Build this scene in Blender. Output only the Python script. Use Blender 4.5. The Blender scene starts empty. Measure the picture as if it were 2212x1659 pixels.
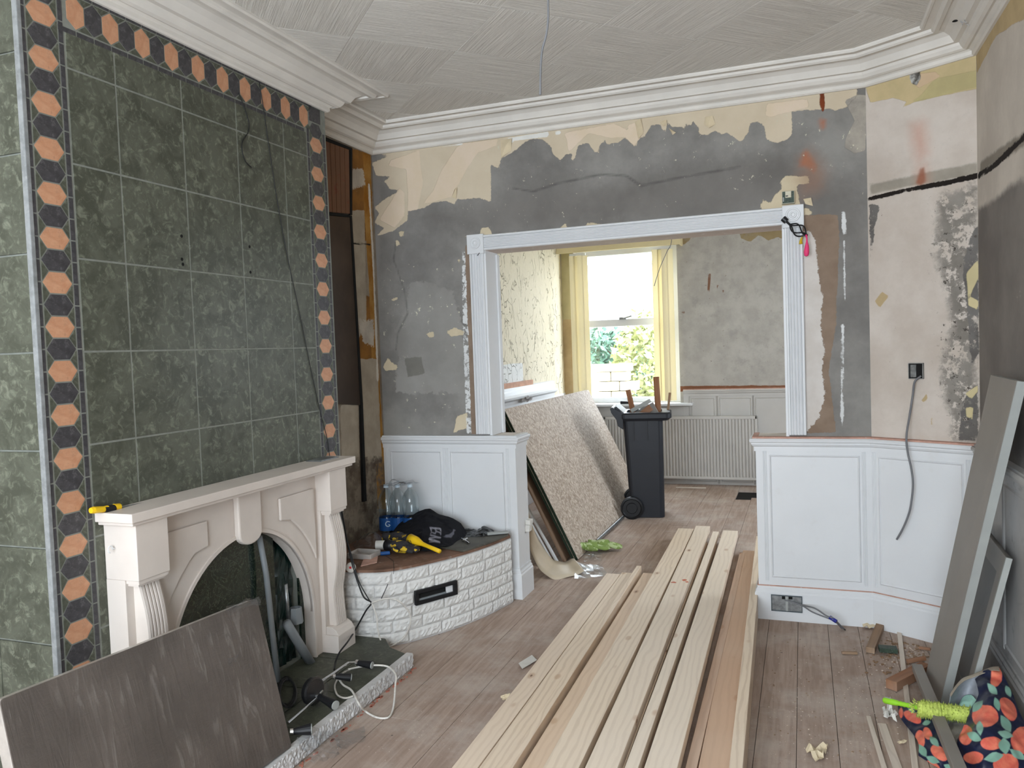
import bpy, bmesh, math, random
import numpy as np
from mathutils import Vector, Matrix
random.seed(7); np.random.seed(7)
SC = bpy.context.scene
COL = SC.collection
PI = math.pi
# ------------------------------------------------------------------ camera
EYE = 1.55; FPX = 1700.6
yaw, pit, rol = [math.radians(a) for a in (-20.297, -2.479, -2.108)]
FW = Vector((math.sin(yaw)*math.cos(pit), math.cos(yaw)*math.cos(pit), math.sin(pit)))
r0 = Vector((math.cos(yaw), -math.sin(yaw), 0)); u0 = r0.cross(FW)
RT = r0*math.cos(rol) + u0*math.sin(rol); UP = u0*math.cos(rol) - r0*math.sin(rol)
cd = bpy.data.cameras.new('camera'); cam = bpy.data.objects.new('camera', cd); COL.objects.link(cam)
cam.matrix_world = Matrix(((RT.x, UP.x, -FW.x, 0), (RT.y, UP.y, -FW.y, 0), (RT.z, UP.z, -FW.z, EYE), (0, 0, 0, 1)))
cd.sensor_width = 36; cd.lens = FPX/2212*36; cd.clip_start = .05; cd.clip_end = 200
SC.camera = cam
# ------------------------------------------------------------------ light
SC.view_settings.view_transform = 'Standard'; SC.view_settings.look = 'None'
SC.view_settings.exposure = 1.62; SC.view_settings.gamma = 1.0
try: SC.view_settings.use_curve_mapping = False
except Exception: pass
SC.cycles.use_denoising = True
SC.cycles.max_bounces = 10; SC.cycles.diffuse_bounces = 6
SC.cycles.caustics_reflective = False; SC.cycles.caustics_refractive = False
SC.cycles.sample_clamp_indirect = 8
wd = bpy.data.worlds.new('sky'); SC.world = wd; wd.use_nodes = True
bg = wd.node_tree.nodes['Background']; bg.inputs['Color'].default_value = (.81, .905, 1, 1); bg.inputs['Strength'].default_value = 5.2
def area(name, loc, rot, sx, sy, power, col=(1, 1, 1), portal=False):
    l = bpy.data.lights.new(name, 'AREA'); l.shape = 'RECTANGLE'; l.size = sx; l.size_y = sy; l.energy = power; l.color = col
    o = bpy.data.objects.new(name, l); COL.objects.link(o); o.location = loc; o.rotation_euler = rot
    if portal: l.cycles.is_portal = True
    return o
# daylight enters by the bay window behind the camera and the back-room window
area('front_window_portal', (-.9, -1.34, 1.65), (PI/2, 0, 0), 2.9, 2.2, 1, portal=True)
area('back_window_portal', (-1.86, 8.86, 1.75), (-PI/2, 0, 0), 1.15, 1.75, 1, portal=True)

area('added_side_opening_portal', (2.02, 6.6, 1.7), (0, PI/2, 0), 1.4, 1.2, 1, portal=True)  # portal of an unseen side opening, added to brighten the back room

# ------------------------------------------------------------------ pixel -> point on a known plane of the room
def ray(x, y): return RT*((x-1106)/FPX) - UP*((y-829.5)/FPX) + FW
CAMP = Vector((0, 0, EYE))
def FL(x, y, z=0.0):
    d = ray(x, y); return CAMP + d*((z-EYE)/d.z)
def PX(x, y, X):
    d = ray(x, y); return CAMP + d*(X/d.x)
def PY(x, y, Y):
    d = ray(x, y); return CAMP + d*(Y/d.y)
def PN(x, y, p, n):
    d = ray(x, y); n = Vector(n); return CAMP + d*((Vector(p)-CAMP).dot(n)/d.dot(n))
# ------------------------------------------------------------------ materials
def S(r, g, b, k=1.0):
    f = lambda c: ((c/255)/12.92 if c/255 <= .04045 else ((c/255+.055)/1.055)**2.4)*k
    return (f(r), f(g), f(b), 1)
class NT:
    def __init__(s, name, rough=.6, spec=.3, metallic=0):
        s.m = bpy.data.materials.new(name); s.m.use_nodes = True
        s.t = s.m.node_tree; s.b = s.t.nodes['Principled BSDF']
        s.b.inputs['Roughness'].default_value = rough; s.b.inputs['Metallic'].default_value = metallic
        s.b.inputs['Specular IOR Level'].default_value = spec
        s.tc = s.new('ShaderNodeTexCoord'); s.co = s.tc.outputs['Object']
    def new(s, t): return s.t.nodes.new(t)
    def put(s, sock, v):
        if isinstance(v, bpy.types.NodeSocket): s.t.links.new(v, sock)
        else: sock.default_value = v
    def mapping(s, scale=(1, 1, 1), rot=(0, 0, 0), loc=(0, 0, 0), vec=None):
        n = s.new('ShaderNodeMapping'); s.put(n.inputs['Vector'], vec or s.co)
        n.inputs['Scale'].default_value = scale; n.inputs['Rotation'].default_value = rot; n.inputs['Location'].default_value = loc
        return n.outputs[0]
    def noise(s, scale=5, detail=4, rough=.55, vec=None, dist=0, col=False):
        n = s.new('ShaderNodeTexNoise'); s.put(n.inputs['Vector'], vec or s.co)
        n.inputs['Scale'].default_value = scale; n.inputs['Detail'].default_value = detail
        n.inputs['Roughness'].default_value = rough; n.inputs['Distortion'].default_value = dist
        return n.outputs['Color' if col else 'Fac']
    def voro(s, scale=5, vec=None, feat='F1', out='Distance', rnd=1.0):
        n = s.new('ShaderNodeTexVoronoi'); s.put(n.inputs['Vector'], vec or s.co); n.feature = feat
        n.inputs['Scale'].default_value = scale; n.inputs['Randomness'].default_value = rnd
        return n.outputs[out]
    def wave(s, scale=5, dist=2, vec=None, detail=2, dscale=1.0, d='X'):
        n = s.new('ShaderNodeTexWave'); s.put(n.inputs['Vector'], vec or s.co); n.bands_direction = d
        n.inputs['Scale'].default_value = scale; n.inputs['Distortion'].default_value = dist
        n.inputs['Detail'].default_value = detail; n.inputs['Detail Scale'].default_value = dscale
        return n.outputs['Fac']
    def math(s, op, a, b=0.0, c=None, clamp=False):
        n = s.new('ShaderNodeMath'); n.operation = op; n.use_clamp = clamp
        s.put(n.inputs[0], a); s.put(n.inputs[1], b)
        if c is not None: s.put(n.inputs[2], c)
        return n.outputs[0]
    def step(s, v, lo, hi, a=0.0, b=1.0):
        n = s.new('ShaderNodeMapRange'); n.interpolation_type = 'SMOOTHSTEP'
        s.put(n.inputs['Value'], v); s.put(n.inputs['From Min'], lo); s.put(n.inputs['From Max'], hi)
        s.put(n.inputs['To Min'], a); s.put(n.inputs['To Max'], b); return n.outputs['Result']
    def mix(s, f, a, b):
        n = s.new('ShaderNodeMix'); n.data_type = 'RGBA'
        s.put(n.inputs[0], f); s.put(n.inputs[6], a); s.put(n.inputs[7], b); return n.outputs[2]
    def attr(s, name):
        n = s.new('ShaderNodeAttribute'); n.attribute_name = name; return n.outputs['Fac']
    def bump(s, h, strength=.3, dist=.01):
        n = s.new('ShaderNodeBump'); s.put(n.inputs['Height'], h)
        n.inputs['Strength'].default_value = strength; n.inputs['Distance'].default_value = dist
        s.put(s.b.inputs['Normal'], n.outputs[0]); return n
    def col(s, c): s.put(s.b.inputs['Base Color'], c)
    def rnd(s): return s.new('ShaderNodeObjectInfo').outputs['Random']
def scl(c, k): return (c[0]*k, c[1]*k, c[2]*k, 1)
def simple(name, c, rough=.6, var=.12, scale=8, bump=.0, bscale=40, spec=.3, metallic=0, dirt=None, coat=0):
    n = NT(name, rough, spec, metallic)
    f = n.step(n.noise(scale, 5), .3, .7)
    k = n.mix(f, scl(c, 1-var), scl(c, 1+var*.6))
    if dirt:
        k = n.mix(n.math('MULTIPLY', n.step(n.noise(scale*3, 6, .7), .56, .7), dirt[1]), k, dirt[0])
    n.col(k)
    if bump: n.bump(n.noise(bscale, 5, .6), bump, .004)
    if coat: n.b.inputs['Coat Weight'].default_value = coat
    return n.m
MT = {}
MT['white'] = simple('white gloss paint', S(212, 213, 214), .42, .03, 3, .03, 40, dirt=(S(190, 184, 176), .12))
MT['whiteC'] = simple('white plaster cornice', S(214, 209, 201), .62, .06, 5, .1, 50)
MT['mantel'] = simple('cream white mantel paint', S(208, 198, 189), .42, .04, 7, .04, 60)
MT['greyw'] = simple('white panelling toned grey for shade', S(168, 166, 163), .45, .2, 2.5, .05, 60, dirt=(S(96, 90, 86), .45))  # white paint greyed so the weaker light on the right wall is in the colour
MT['dark'] = simple('hole and gap black', S(22, 21, 20), .9, .3, 10)  # near-black used for holes, gaps, recesses and hidden backs
MT['black'] = simple('black plastic', S(26, 26, 28), .42, .1, 20, .03)
MT['blackc'] = simple('black cable', S(30, 29, 29), .5)
MT['whitec'] = simple('white cable sheath', S(205, 200, 192), .45, .1, 30, dirt=(S(60, 50, 45), .7))
MT['greyc'] = simple('grey cable sheath', S(112, 112, 114), .5)
MT['chrome'] = simple('polished chrome', S(210, 210, 210), .15, .05, metallic=1)
MT['steel'] = simple('galvanised steel', S(150, 152, 152), .35, .3, 40, metallic=.8)
MT['concrete'] = simple('grey plaster body', S(125, 122, 118), .9)
MT['rawwood'] = simple('raw pink timber', S(188, 138, 108), .7, .2, 15)
MT['grout'] = simple('grey grout', S(128, 130, 122), .85, .12, 30, .1, 120)
MT['metaltrim'] = simple('grey corner trim', S(132, 134, 134), .6, .2, 30, dirt=(S(160, 160, 156), .4))
MT['cream'] = simple('cream fabric', S(214, 200, 158), .7, .05)
MT['paperw'] = simple('white paper', S(206, 203, 196), .7, .08, 20)
MT['sage'] = simple('grey painted board face', S(134, 128, 121), .5, .06, 5, .03, 80)
MT['sageE'] = simple('pale grey board edge', S(158, 160, 156), .5, .06)

# ------------------------------------------------------------------ mesh helpers
def link(name, me, mat=None, parent=None):
    o = bpy.data.objects.new(name, me); COL.objects.link(o)
    if mat is not None and len(me.materials) == 0: me.materials.append(MT[mat] if isinstance(mat, str) else mat)
    if parent is not None:
        o.parent = parent; o.matrix_parent_inverse = parent.matrix_basis.inverted()
    return o
def mk(name, V, F, mat=None, parent=None, smooth=False, bevel=0, solid=0, sub=0):
    me = bpy.data.meshes.new(name); me.from_pydata([tuple(v) for v in V], [], F); me.update()
    bm = bmesh.new(); bm.from_mesh(me); bmesh.ops.recalc_face_normals(bm, faces=bm.faces); bm.to_mesh(me); bm.free()
    if smooth: me.polygons.foreach_set('use_smooth', [True]*len(me.polygons))
    o = link(name, me, mat, parent)
    if solid:
        s = o.modifiers.new('s', 'SOLIDIFY'); s.thickness = solid; s.offset = 0
    if bevel:
        b = o.modifiers.new('b', 'BEVEL'); b.width = bevel; b.segments = 2; b.limit_method = 'ANGLE'
    if sub:
        b = o.modifiers.new('u', 'SUBSURF'); b.levels = sub; b.render_levels = sub
    return o
class G:
    """collects solids into one mesh"""
    def __init__(s): s.V = []; s.F = []
    def add(s, V, F):
        k = len(s.V); s.V += [tuple(v) for v in V]; s.F += [tuple(i+k for i in f) for f in F]; return s
    def box(s, a, b):
        x0, y0, z0 = a; x1, y1, z1 = b
        return s.hexa([(x0,y0,z0),(x1,y0,z0),(x1,y1,z0),(x0,y1,z0),(x0,y0,z1),(x1,y0,z1),(x1,y1,z1),(x0,y1,z1)])
    def hexa(s, P): return s.add(P, [(0,3,2,1),(4,5,6,7),(0,1,5,4),(1,2,6,5),(2,3,7,6),(3,0,4,7)])
    def prism(s, P, d):
        n = len(P); d = Vector(d); P = [Vector(p) for p in P]
        return s.add(P+[p+d for p in P], [tuple(range(n))[::-1], tuple(range(n, 2*n))]+[(i, (i+1) % n, (i+1) % n+n, i+n) for i in range(n)])
    def tube(s, P, r, seg=8, cap=True):
        P = [Vector(p) for p in P]; n = len(P); k = len(s.V)
        rs = r if isinstance(r, (list, tuple)) else [r]*n
        t0 = (P[1]-P[0]).normalized(); a = t0.orthogonal().normalized()
        for i in range(n):
            t = (P[min(i+1, n-1)]-P[max(i-1, 0)]).normalized()
            a = (a-t*a.dot(t)).normalized(); b = t.cross(a)
            for j in range(seg):
                an = 2*PI*j/seg; s.V.append(tuple(P[i]+(a*math.cos(an)+b*math.sin(an))*rs[i]))
        for i in range(n-1):
            for j in range(seg):
                s.F.append((k+i*seg+j, k+i*seg+(j+1) % seg, k+(i+1)*seg+(j+1) % seg, k+(i+1)*seg+j))
        if cap:
            s.F.append(tuple(k+j for j in range(seg))[::-1]); s.F.append(tuple(k+(n-1)*seg+j for j in range(seg)))
        return s
    def sweep(s, prof, path, closed=False):
        """prof: 2D (offset to the left of path direction, z) ; path: 2D points ; mitred"""
        n = len(path); m = len(prof); k = len(s.V); path = [Vector((p[0], p[1])) for p in path]
        for i in range(n):
            if closed: d0 = (path[i]-path[i-1]).normalized(); d1 = (path[(i+1) % n]-path[i]).normalized()
            else:
                d1 = (path[min(i+1, n-1)]-path[min(i, n-2)]).normalized(); d0 = (path[max(i, 1)]-path[max(i-1, 0)]).normalized()
            n0 = Vector((-d0.y, d0.x)); n1 = Vector((-d1.y, d1.x)); h = (n0+n1).normalized(); c = max(.2, h.dot(n0))
            for (o, z) in prof: q = path[i]+h*(o/c); s.V.append((q.x, q.y, z))
        for i in range(n if closed else n-1):
            for j in range(m):
                a = k+i*m+j; b = k+i*m+(j+1) % m; c = k+((i+1) % n)*m+(j+1) % m; d = k+((i+1) % n)*m+j
                s.F.append((a, b, c, d))
        if not closed: s.F.append(tuple(range(k, k+m))); s.F.append(tuple(range(k+(n-1)*m, k+n*m))[::-1])
        return s
    def lathe(s, prof, c=(0, 0, 0), seg=16, ax='z', M=None):
        k = len(s.V); m = len(prof); c = Vector(c)
        for j in range(seg):
            a = 2*PI*j/seg
            for (r, z) in prof:
                p = Vector((r*math.cos(a), r*math.sin(a), z))
                if ax == 'x': p = Vector((p.z, p.x, p.y))
                if ax == 'y': p = Vector((p.x, p.z, p.y))
                if M is not None: p = M @ p
                s.V.append(tuple(p+c))
        for j in range(seg):
            for i in range(m-1):
                a = k+j*m+i; b = k+((j+1) % seg)*m+i; s.F.append((a, b, b+1, a+1))
        return s
    def make(s, name, mat, parent=None, **k): return mk(name, s.V, s.F, mat, parent, **k)
def thing(name, label, cat, loc=(0, 0, 0), group=None):
    o = bpy.data.objects.new(name, None); COL.objects.link(o); o.location = loc; o.empty_display_size = .05
    o['label'] = label; o['category'] = cat
    if group: o['group'] = group
    return o
def tag(o, label, cat, group=None):
    o['label'] = label; o['category'] = cat
    if group: o['group'] = group
    return o
def struct(o): o['kind'] = 'structure'; return o
def sroot(name):
    o = bpy.data.objects.new(name, None); COL.objects.link(o); o['kind'] = 'structure'; return o
def spline(P, n=8):
    P = [Vector(p) for p in P]; out = []
    for i in range(len(P)-1):
        p0 = P[max(i-1, 0)]; p1 = P[i]; p2 = P[i+1]; p3 = P[min(i+2, len(P)-1)]
        for k in range(n):
            t = k/n; out.append(.5*((2*p1)+(p2-p0)*t+(2*p0-5*p1+4*p2-p3)*t*t+(3*p1-p0-3*p2+p3)*t**3))
    return out+[P[-1]]
# ------------------------------------------------------------------ painted surfaces: worn layers by signed distance
def sdpoly(P, poly):
    A = np.array(poly, float); B = np.roll(A, -1, 0); best = np.full(len(P), 9.0); ins = np.zeros(len(P), bool)
    for a, b in zip(A, B):
        ab = b-a; L = max((ab**2).sum(), 1e-12); t = np.clip(((P-a)@ab)/L, 0, 1)
        best = np.minimum(best, np.hypot(*((a+t[:, None]*ab)-P).T))
        c = ((a[1] > P[:, 1]) != (b[1] > P[:, 1])); with_ = c & (P[:, 0] < (b[0]-a[0])*(P[:, 1]-a[1])/((b[1]-a[1]) or 1e-9)+a[0]); ins ^= with_
    return np.where(ins, best, -best)
def sdline(P, line, r):
    A = np.array(line, float); best = np.full(len(P), 9.0)
    for a, b in zip(A[:-1], A[1:]):
        ab = b-a; L = max((ab**2).sum(), 1e-12); t = np.clip(((P-a)@ab)/L, 0, 1)
        best = np.minimum(best, np.hypot(*((a+t[:, None]*ab)-P).T))
    return r-best
def paint_material(name, base, layers, rough=.85, bumpk=.5):
    """base: (c1, c2, scale); each layer: dict(col, col2, amp, ns, soft, h, op)"""
    n = NT(name, rough, .2)
    k = n.mix(n.step(n.noise(base[2], 8, .62), .32, .68), base[0], base[1])
    k = n.mix(n.math('MULTIPLY', n.step(n.noise(base[2]*9, 4, .7), .55, .75), .35), k, scl(base[0], .8))
    nb = n.math('SUBTRACT', n.noise(9, 8, .68), .5); nf = n.math('SUBTRACT', n.noise(60, 5, .7), .5)
    H = n.math('MULTIPLY', n.noise(30, 6, .65), .25)
    for i, L in enumerate(layers):
        a = n.attr('L%d' % i); amp = L.get('amp', .03)
        v = n.math('ADD', a, n.math('MULTIPLY', nb, amp)); v = n.math('ADD', v, n.math('MULTIPLY', nf, L.get('fine', .35)*amp))
        s = L.get('soft', .0025); m = n.step(v, -s, s)
        if L.get('op', 1) < 1: m = n.math('MULTIPLY', m, L['op'])
        if L.get('speck'):
            m = n.math('MULTIPLY', m, n.step(n.noise(L['speck'], 6, .72), L.get('lo', .47), L.get('hi', .55)))
        c2 = L.get('col2', scl(L['col'], .85))
        lc = n.mix(n.step(n.noise(L.get('cs', 6), 6, .6), .3, .7), L['col'], c2)
        k = n.mix(m, k, lc)
        if L.get('h'): H = n.math('ADD', H, n.math('MULTIPLY', m, L['h']))
    n.col(k); n.bump(H, bumpk, .006); return n.m
def painted_wall(name, O, U, W, Hh, mat, layers, holes=(), step=.015, parent=None, lift=None):
    """grid sheet in the plane O + s*U + t*Z with the layers' distances stored as attributes; lift(px)->(s,t)"""
    O = Vector(O); U = Vector(U).normalized()
    xs = list(np.linspace(0, W, int(W/step)+2)); zs = list(np.linspace(0, Hh, int(Hh/step)+2))
    for (a, b, c, d) in holes: xs += [a, b]; zs += [c, d]
    xs = np.array(sorted(set(round(float(x), 5) for x in xs if -1e-6 <= x <= W+1e-6))); zs = np.array(sorted(set(round(float(z), 5) for z in zs if -1e-6 <= z <= Hh+1e-6)))
    X, Z = np.meshgrid(xs, zs); P = np.stack([X.ravel(), Z.ravel()], 1)
    V = [(O.x+U.x*p[0], O.y+U.y*p[0], O.z+p[1]) for p in P]; nx = len(xs); F = []
    for j in range(len(zs)-1):
        zc = (zs[j]+zs[j+1])/2
        for i in range(nx-1):
            xc = (xs[i]+xs[i+1])/2
            if any(a < xc < b and c < zc < d for (a, b, c, d) in holes): continue
            F.append((j*nx+i, j*nx+i+1, (j+1)*nx+i+1, (j+1)*nx+i))
    me = bpy.data.meshes.new(name); me.from_pydata(V, [], F); me.update()
    for i, L in enumerate(layers):
        sd = np.full(len(P), -9.0)
        for pl in L.get('polys', ()): sd = np.maximum(sd, sdpoly(P, [lift(q) for q in pl]))
        for pl, r in L.get('lines', ()): sd = np.maximum(sd, sdline(P, [lift(q) for q in pl], r))
        a = me.attributes.new('L%d' % i, 'FLOAT', 'POINT'); a.data.foreach_set('value', sd.astype(np.float32))
    o = link(name, me, mat, parent)
    return o
# ================================================================== ROOM
CZ = 2.98; YB = 4.56; XR = .79; XL = -2.6; YF = -1.3; Y2 = 8.775; XC = -2.35; YC0, YC1 = 1.897, 3.645; PTH = .19
DC0 = (.336, 4.56); DC1 = (.79, 4.285)
# ---- floor: separate boards along the room
def wood_floor():
    n = NT('dusty bare floorboards', .8, .2)
    r = n.rnd(); off = n.new('ShaderNodeCombineXYZ'); n.put(off.inputs[0], n.math('MULTIPLY', r, 37.0)); n.put(off.inputs[1], n.math('MULTIPLY', r, 91.0))
    va = n.new('ShaderNodeVectorMath'); va.operation = 'ADD'; n.put(va.inputs[0], n.co); n.put(va.inputs[1], off.outputs[0])
    g = n.noise(3.5, 6, .6, n.mapping((14, .9, 1), vec=va.outputs[0]), .6)
    c = n.mix(n.step(g, .3, .72), S(150, 130, 117), S(177, 157, 143))
    c = n.mix(n.math('MULTIPLY', r, .35), c, S(146, 126, 114))
    c = n.mix(n.math('MULTIPLY', n.step(n.noise(2.2, 8, .7), .42, .68), .55), c, S(190, 180, 171))      # plaster dust
    c = n.mix(n.math('MULTIPLY', n.step(n.noise(38, 5, .75), .64, .7), .8), c, S(104, 82, 68))       # dirt specks
    c = n.mix(n.math('MULTIPLY', n.step(n.voro(7), .05, .03), .8), c, S(96, 84, 78))                # old stains
    c = n.mix(n.math('MULTIPLY', n.step(n.noise(120, 3, .7), .68, .72), .6), c, S(215, 205, 195))
    n.col(c); n.bump(n.math('ADD', n.math('MULTIPLY', g, .4), n.noise(70, 4)), .25, .003); return n.m
MT['floor'] = wood_floor()
floor = sroot('floor')
g = G(); g.box((XL-.5, YF-.1, -.12), (1.95, Y2+.1, -.022)); g.make('subfloor', 'dark', floor)
BW = .15; k = 0; x = XL-.45
HOLE = (-.62, -.38, 7.95, 8.45)
while x < 1.9:
    ys = [YF]; y = YF+random.uniform(.6, 2.4)
    while y < Y2-.5: ys.append(y); y += random.uniform(1.5, 3.2)
    ys.append(Y2)
    if x > .78 : ys = [4.75]+[v for v in ys if v > 5.2]
    if x < XL-.01: ys = [YF, 1.2, YC0]
    for a, b in zip(ys[:-1], ys[1:]):
        segs = [(a, b)]
        if x+BW > HOLE[0]+.02 and x < HOLE[1]-.02:
            segs = [(s0, s1) for s0, s1 in ((a, min(b, HOLE[2]+.12*(k % 2))), (max(a, HOLE[3]), b)) if s1-s0 > .05]
        for s0, s1 in segs:
            dz = random.uniform(-.0012, .0012); gp = .0011
            me_o = G().box((x+gp, s0+gp, -.02), (x+BW-gp, s1-gp, dz)).make('floorboard', 'floor', floor, bevel=0)
    x += BW; k += 1
# ---- ceiling with embossed tiles laid diagonally
def ceil_mat():
    n = NT('embossed ceiling tile', .75, .15)
    r = n.rnd(); off = n.new('ShaderNodeCombineXYZ'); n.put(off.inputs[1], n.math('MULTIPLY', r, 50.0))
    va = n.new('ShaderNodeVectorMath'); va.operation = 'ADD'; n.put(va.inputs[0], n.co); n.put(va.inputs[1], off.outputs[0])
    g = n.noise(6, 5, .7, n.mapping((26, .45, 1), vec=va.outputs[0]), .06)
    g2 = n.noise(60, 3, .6, n.mapping((3, 1, 1), vec=va.outputs[0]))
    n.col(n.mix(n.step(g, .35, .65), S(216, 211, 202), S(240, 236, 228)))
    n.bump(n.math('ADD', g, n.math('MULTIPLY', g2, .2)), 1.0, .010); return n.m
MT['ceil'] = ceil_mat()
MT['ceilb'] = simple('ceiling board', S(222, 217, 208), .8)
ceiling = sroot('ceiling')
G().box((XL-.5, YF-.1, CZ), (XR+.2, YB+PTH, CZ+.1)).make('ceiling_board', 'ceilb', ceiling)
def clip(poly, x0, x1, y0, y1):
    for ax, lim, sg in ((0, x0, 1), (0, x1, -1), (1, y0, 1), (1, y1, -1)):
        out = []
        for i in range(len(poly)):
            a = poly[i]; b = poly[(i+1) % len(poly)]; da = (a[ax]-lim)*sg; db = (b[ax]-lim)*sg
            if da >= 0: out.append(a)
            if da*db < 0: t = da/(da-db); out.append((a[0]+(b[0]-a[0])*t, a[1]+(b[1]-a[1])*t))
        poly = out
        if len(poly) < 3: return []
    return poly
h = .3575; gp = .0012; O0 = (-1.511, 3.494)
for i in range(-14, 12):
    for j in range(-12, 14):
        cx = O0[0]+(i+j+1)*h; cy = O0[1]+(i-j)*h
        P = clip([(cx-h+gp, cy), (cx, cy-h+gp), (cx+h-gp, cy), (cx, cy+h-gp)], -2.34, .6, YF+.02, 4.36)
        if len(P) < 3: continue
        ar = abs(sum(P[q][0]*P[(q+1) % len(P)][1]-P[(q+1) % len(P)][0]*P[q][1] for q in range(len(P))))/2
        if ar < .002: continue
        an = PI/4 if (i+j) % 2 == 0 else -PI/4
        ca, sa = math.cos(-an), math.sin(-an)
        L = [((px-cx)*ca-(py-cy)*sa, (px-cx)*sa+(py-cy)*ca) for px, py in P]
        o = G().prism([(a, b, 0) for a, b in L], (0, 0, .006)).make('ceiling_tile', 'ceil', None, bevel=.0015)
        o.location = (cx, cy, CZ-.006); o.rotation_euler = (0, 0, an); o.parent = ceiling
# ---- cornice
prof = [(0, 2.845), (.012, 2.845), (.02, 2.852), (.02, 2.868), (.034, 2.876), (.046, 2.872), (.06, 2.878), (.072, 2.892), (.078, 2.905), (.1, 2.905), (.106, 2.915),
        (.12, 2.935), (.145, 2.95), (.17, 2.955), (.172, 2.945), (.19, 2.943), (.2, 2.95), (.203, 2.962), (.232, 2.962), (.236, 2.957), (.246, 2.957), (.252, 2.965), (.252, CZ), (0, CZ)]
XN = -2.95
path = [(XR, YF), DC1, DC0, (XL, YB), (XL, YC1), (XC, YC1), (XC, YC0), (XN, YC0), (XN, YF)]
c = G().sweep(prof, path).make('trim_1', 'whiteC'); struct(c)
q = PX(2063, 47, .655); G().lathe([(0, 0), (.012, .002), (.008, .006)], q, 9, 'z').make('cornice_hole', 'dark', c)
rq = np.random.RandomState(3)
for _ in range(5):
    s = .012; p_ = q+Vector((.02+rq.uniform(0, .03), rq.uniform(-.02, .03), -.004-rq.uniform(0, .012))); G().prism([p_+Vector((rq.uniform(-s, s), rq.uniform(-s, s), rq.uniform(-s, s))) for _ in range(4)], (0, 0, .004)).make('loose_flake', 'greyw', c)
# ---- left walls (alcoves)
def pxz(X): return lambda q: (PX(q[0], q[1], X).y, PX(q[0], q[1], X).z)
# back-left alcove wall, x = XL ; s = y-3.6
Lal = [dict(polys=[[(752, 318), (800, 332), (806, 520), (755, 520)], [(771, 640), (806, 640), (812, 790), (774, 780)]], col=S(142, 98, 44), col2=S(112, 76, 36), amp=.05, fine=.6, h=.2),
       dict(polys=[[(783, 310), (800, 330), (812, 700), (838, 1100), (816, 1100), (798, 640), (787, 450)]], col=S(140, 92, 30), col2=S(170, 130, 70), amp=.03),
       dict(polys=[[(753, 455), (787, 455), (792, 690), (765, 760), (762, 640)], [(775, 775), (815, 775), (825, 1000), (782, 1000)], [(735, 875), (775, 875), (777, 1010), (738, 990)]], col=S(172, 160, 142), col2=S(150, 138, 122), amp=.03, h=.15),
       dict(polys=[[(735, 990), (835, 985), (840, 1260), (735, 1260)]], col=S(120, 108, 94), col2=S(78, 66, 56), amp=.05, speck=8, lo=.4, hi=.6),
       dict(lines=[([(752, 524), (800, 529)], .006)], col=S(30, 26, 22), amp=.01),
       dict(lines=[([(797, 400), (806, 560), (812, 700), (816, 820)], .012)], col=S(205, 198, 186), amp=.03, h=.3),
       dict(polys=[[(757, 370), (785, 360), (790, 400), (760, 410)], [(770, 690), (806, 690), (806, 745), (785, 740)]], col=S(190, 180, 165), col2=S(160, 150, 138), amp=.09, fine=.8)]
MT['alc'] = paint_material('stripped alcove plaster', (S(150, 138, 122), S(112, 98, 82), 4), Lal)
o = painted_wall('wall_alcove', (XL, 3.6, 0), (0, 1, 0), YB-3.6, CZ, 'alc', Lal, lift=lambda q: (PX(q[0], q[1], XL).y-3.6, PX(q[0], q[1], XL).z)); struct(o)
G().box((XL-.12, YC0+.07, 0), (XL-.003, Y2+.1, CZ+.1)).make('core', 'concrete', o)
MT['darkwood'] = simple('stained dark plywood', S(66, 52, 40), .7, .35, 3, .15, 25)
MT['stripwood'] = simple('brown boarding with red marks', S(112, 78, 56), .7, .12, 4, .1, 30, dirt=(S(120, 50, 34), .6))
def quadx(pts, X, th, name, mat, parent):  # slab on a plane x = X, thickness towards +x
    return G().prism([PX(a, b, X) for a, b in pts], (th, 0, 0)).make(name, mat, parent, bevel=.001)
for i in range(5):
    a = i/5; b = (i+1)/5-.02; L = lambda t, p, q: (p[0]+(q[0]-p[0])*t, p[1]+(q[1]-p[1])*t)
    quadx([L(a, (700, 300), (752, 322)), L(b, (700, 300), (752, 322)), L(b, (706, 458), (754, 462)), L(a, (706, 458), (754, 462))], XL+.001, .010, 'panel_board', 'stripwood', o)
quadx([(698, 296), (757, 320), (757, 326), (700, 305)], XL+.002, .013, 'dark_gap_strip', 'dark', o)  # black strips standing in for the dark gaps around the boards
quadx([(753, 322), (757, 323), (757, 465), (753, 464)], XL+.002, .014, 'dark_gap_strip', 'dark', o)
quadx([(706, 459), (752, 464), (752, 470), (706, 465)], XL+.002, .013, 'dark_gap_strip', 'dark', o)
quadx([(706, 466), (752, 470), (776, 875), (722, 872)], XL+.001, .011, 'plywood_panel', 'darkwood', o)
quadx([(752, 466), (756, 466), (780, 875), (775, 875)], XL+.001, .015, 'dark_gap_strip', 'dark', o)
quadx([(775, 875), (779, 875), (787, 1082), (781, 1084)], XL+.001, .018, 'dark_gap_strip', 'dark', o)
# near-left alcove wall, front wall with a window opening, right wall core
MT['plasterL'] = simple('plain plaster', S(206, 198, 188), .85)
w = G().box((XN-.12, YF-.1, 0), (XN, YC0+.05, CZ+.1)).make('wall_left', 'plasterL'); struct(w)
w = G().box((XN-.12, YF-.12, 0), (XR+.12, YF, .55)).box((XN-.12, YF-.12, 2.75), (XR+.12, YF, CZ+.1)).box((XN-.12, YF-.12, .55), (-2.35, YF, 2.75)).box((.55, YF-.12, .55), (XR+.12, YF, 2.75)).make('wall_front', 'plasterL'); struct(w)
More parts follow.
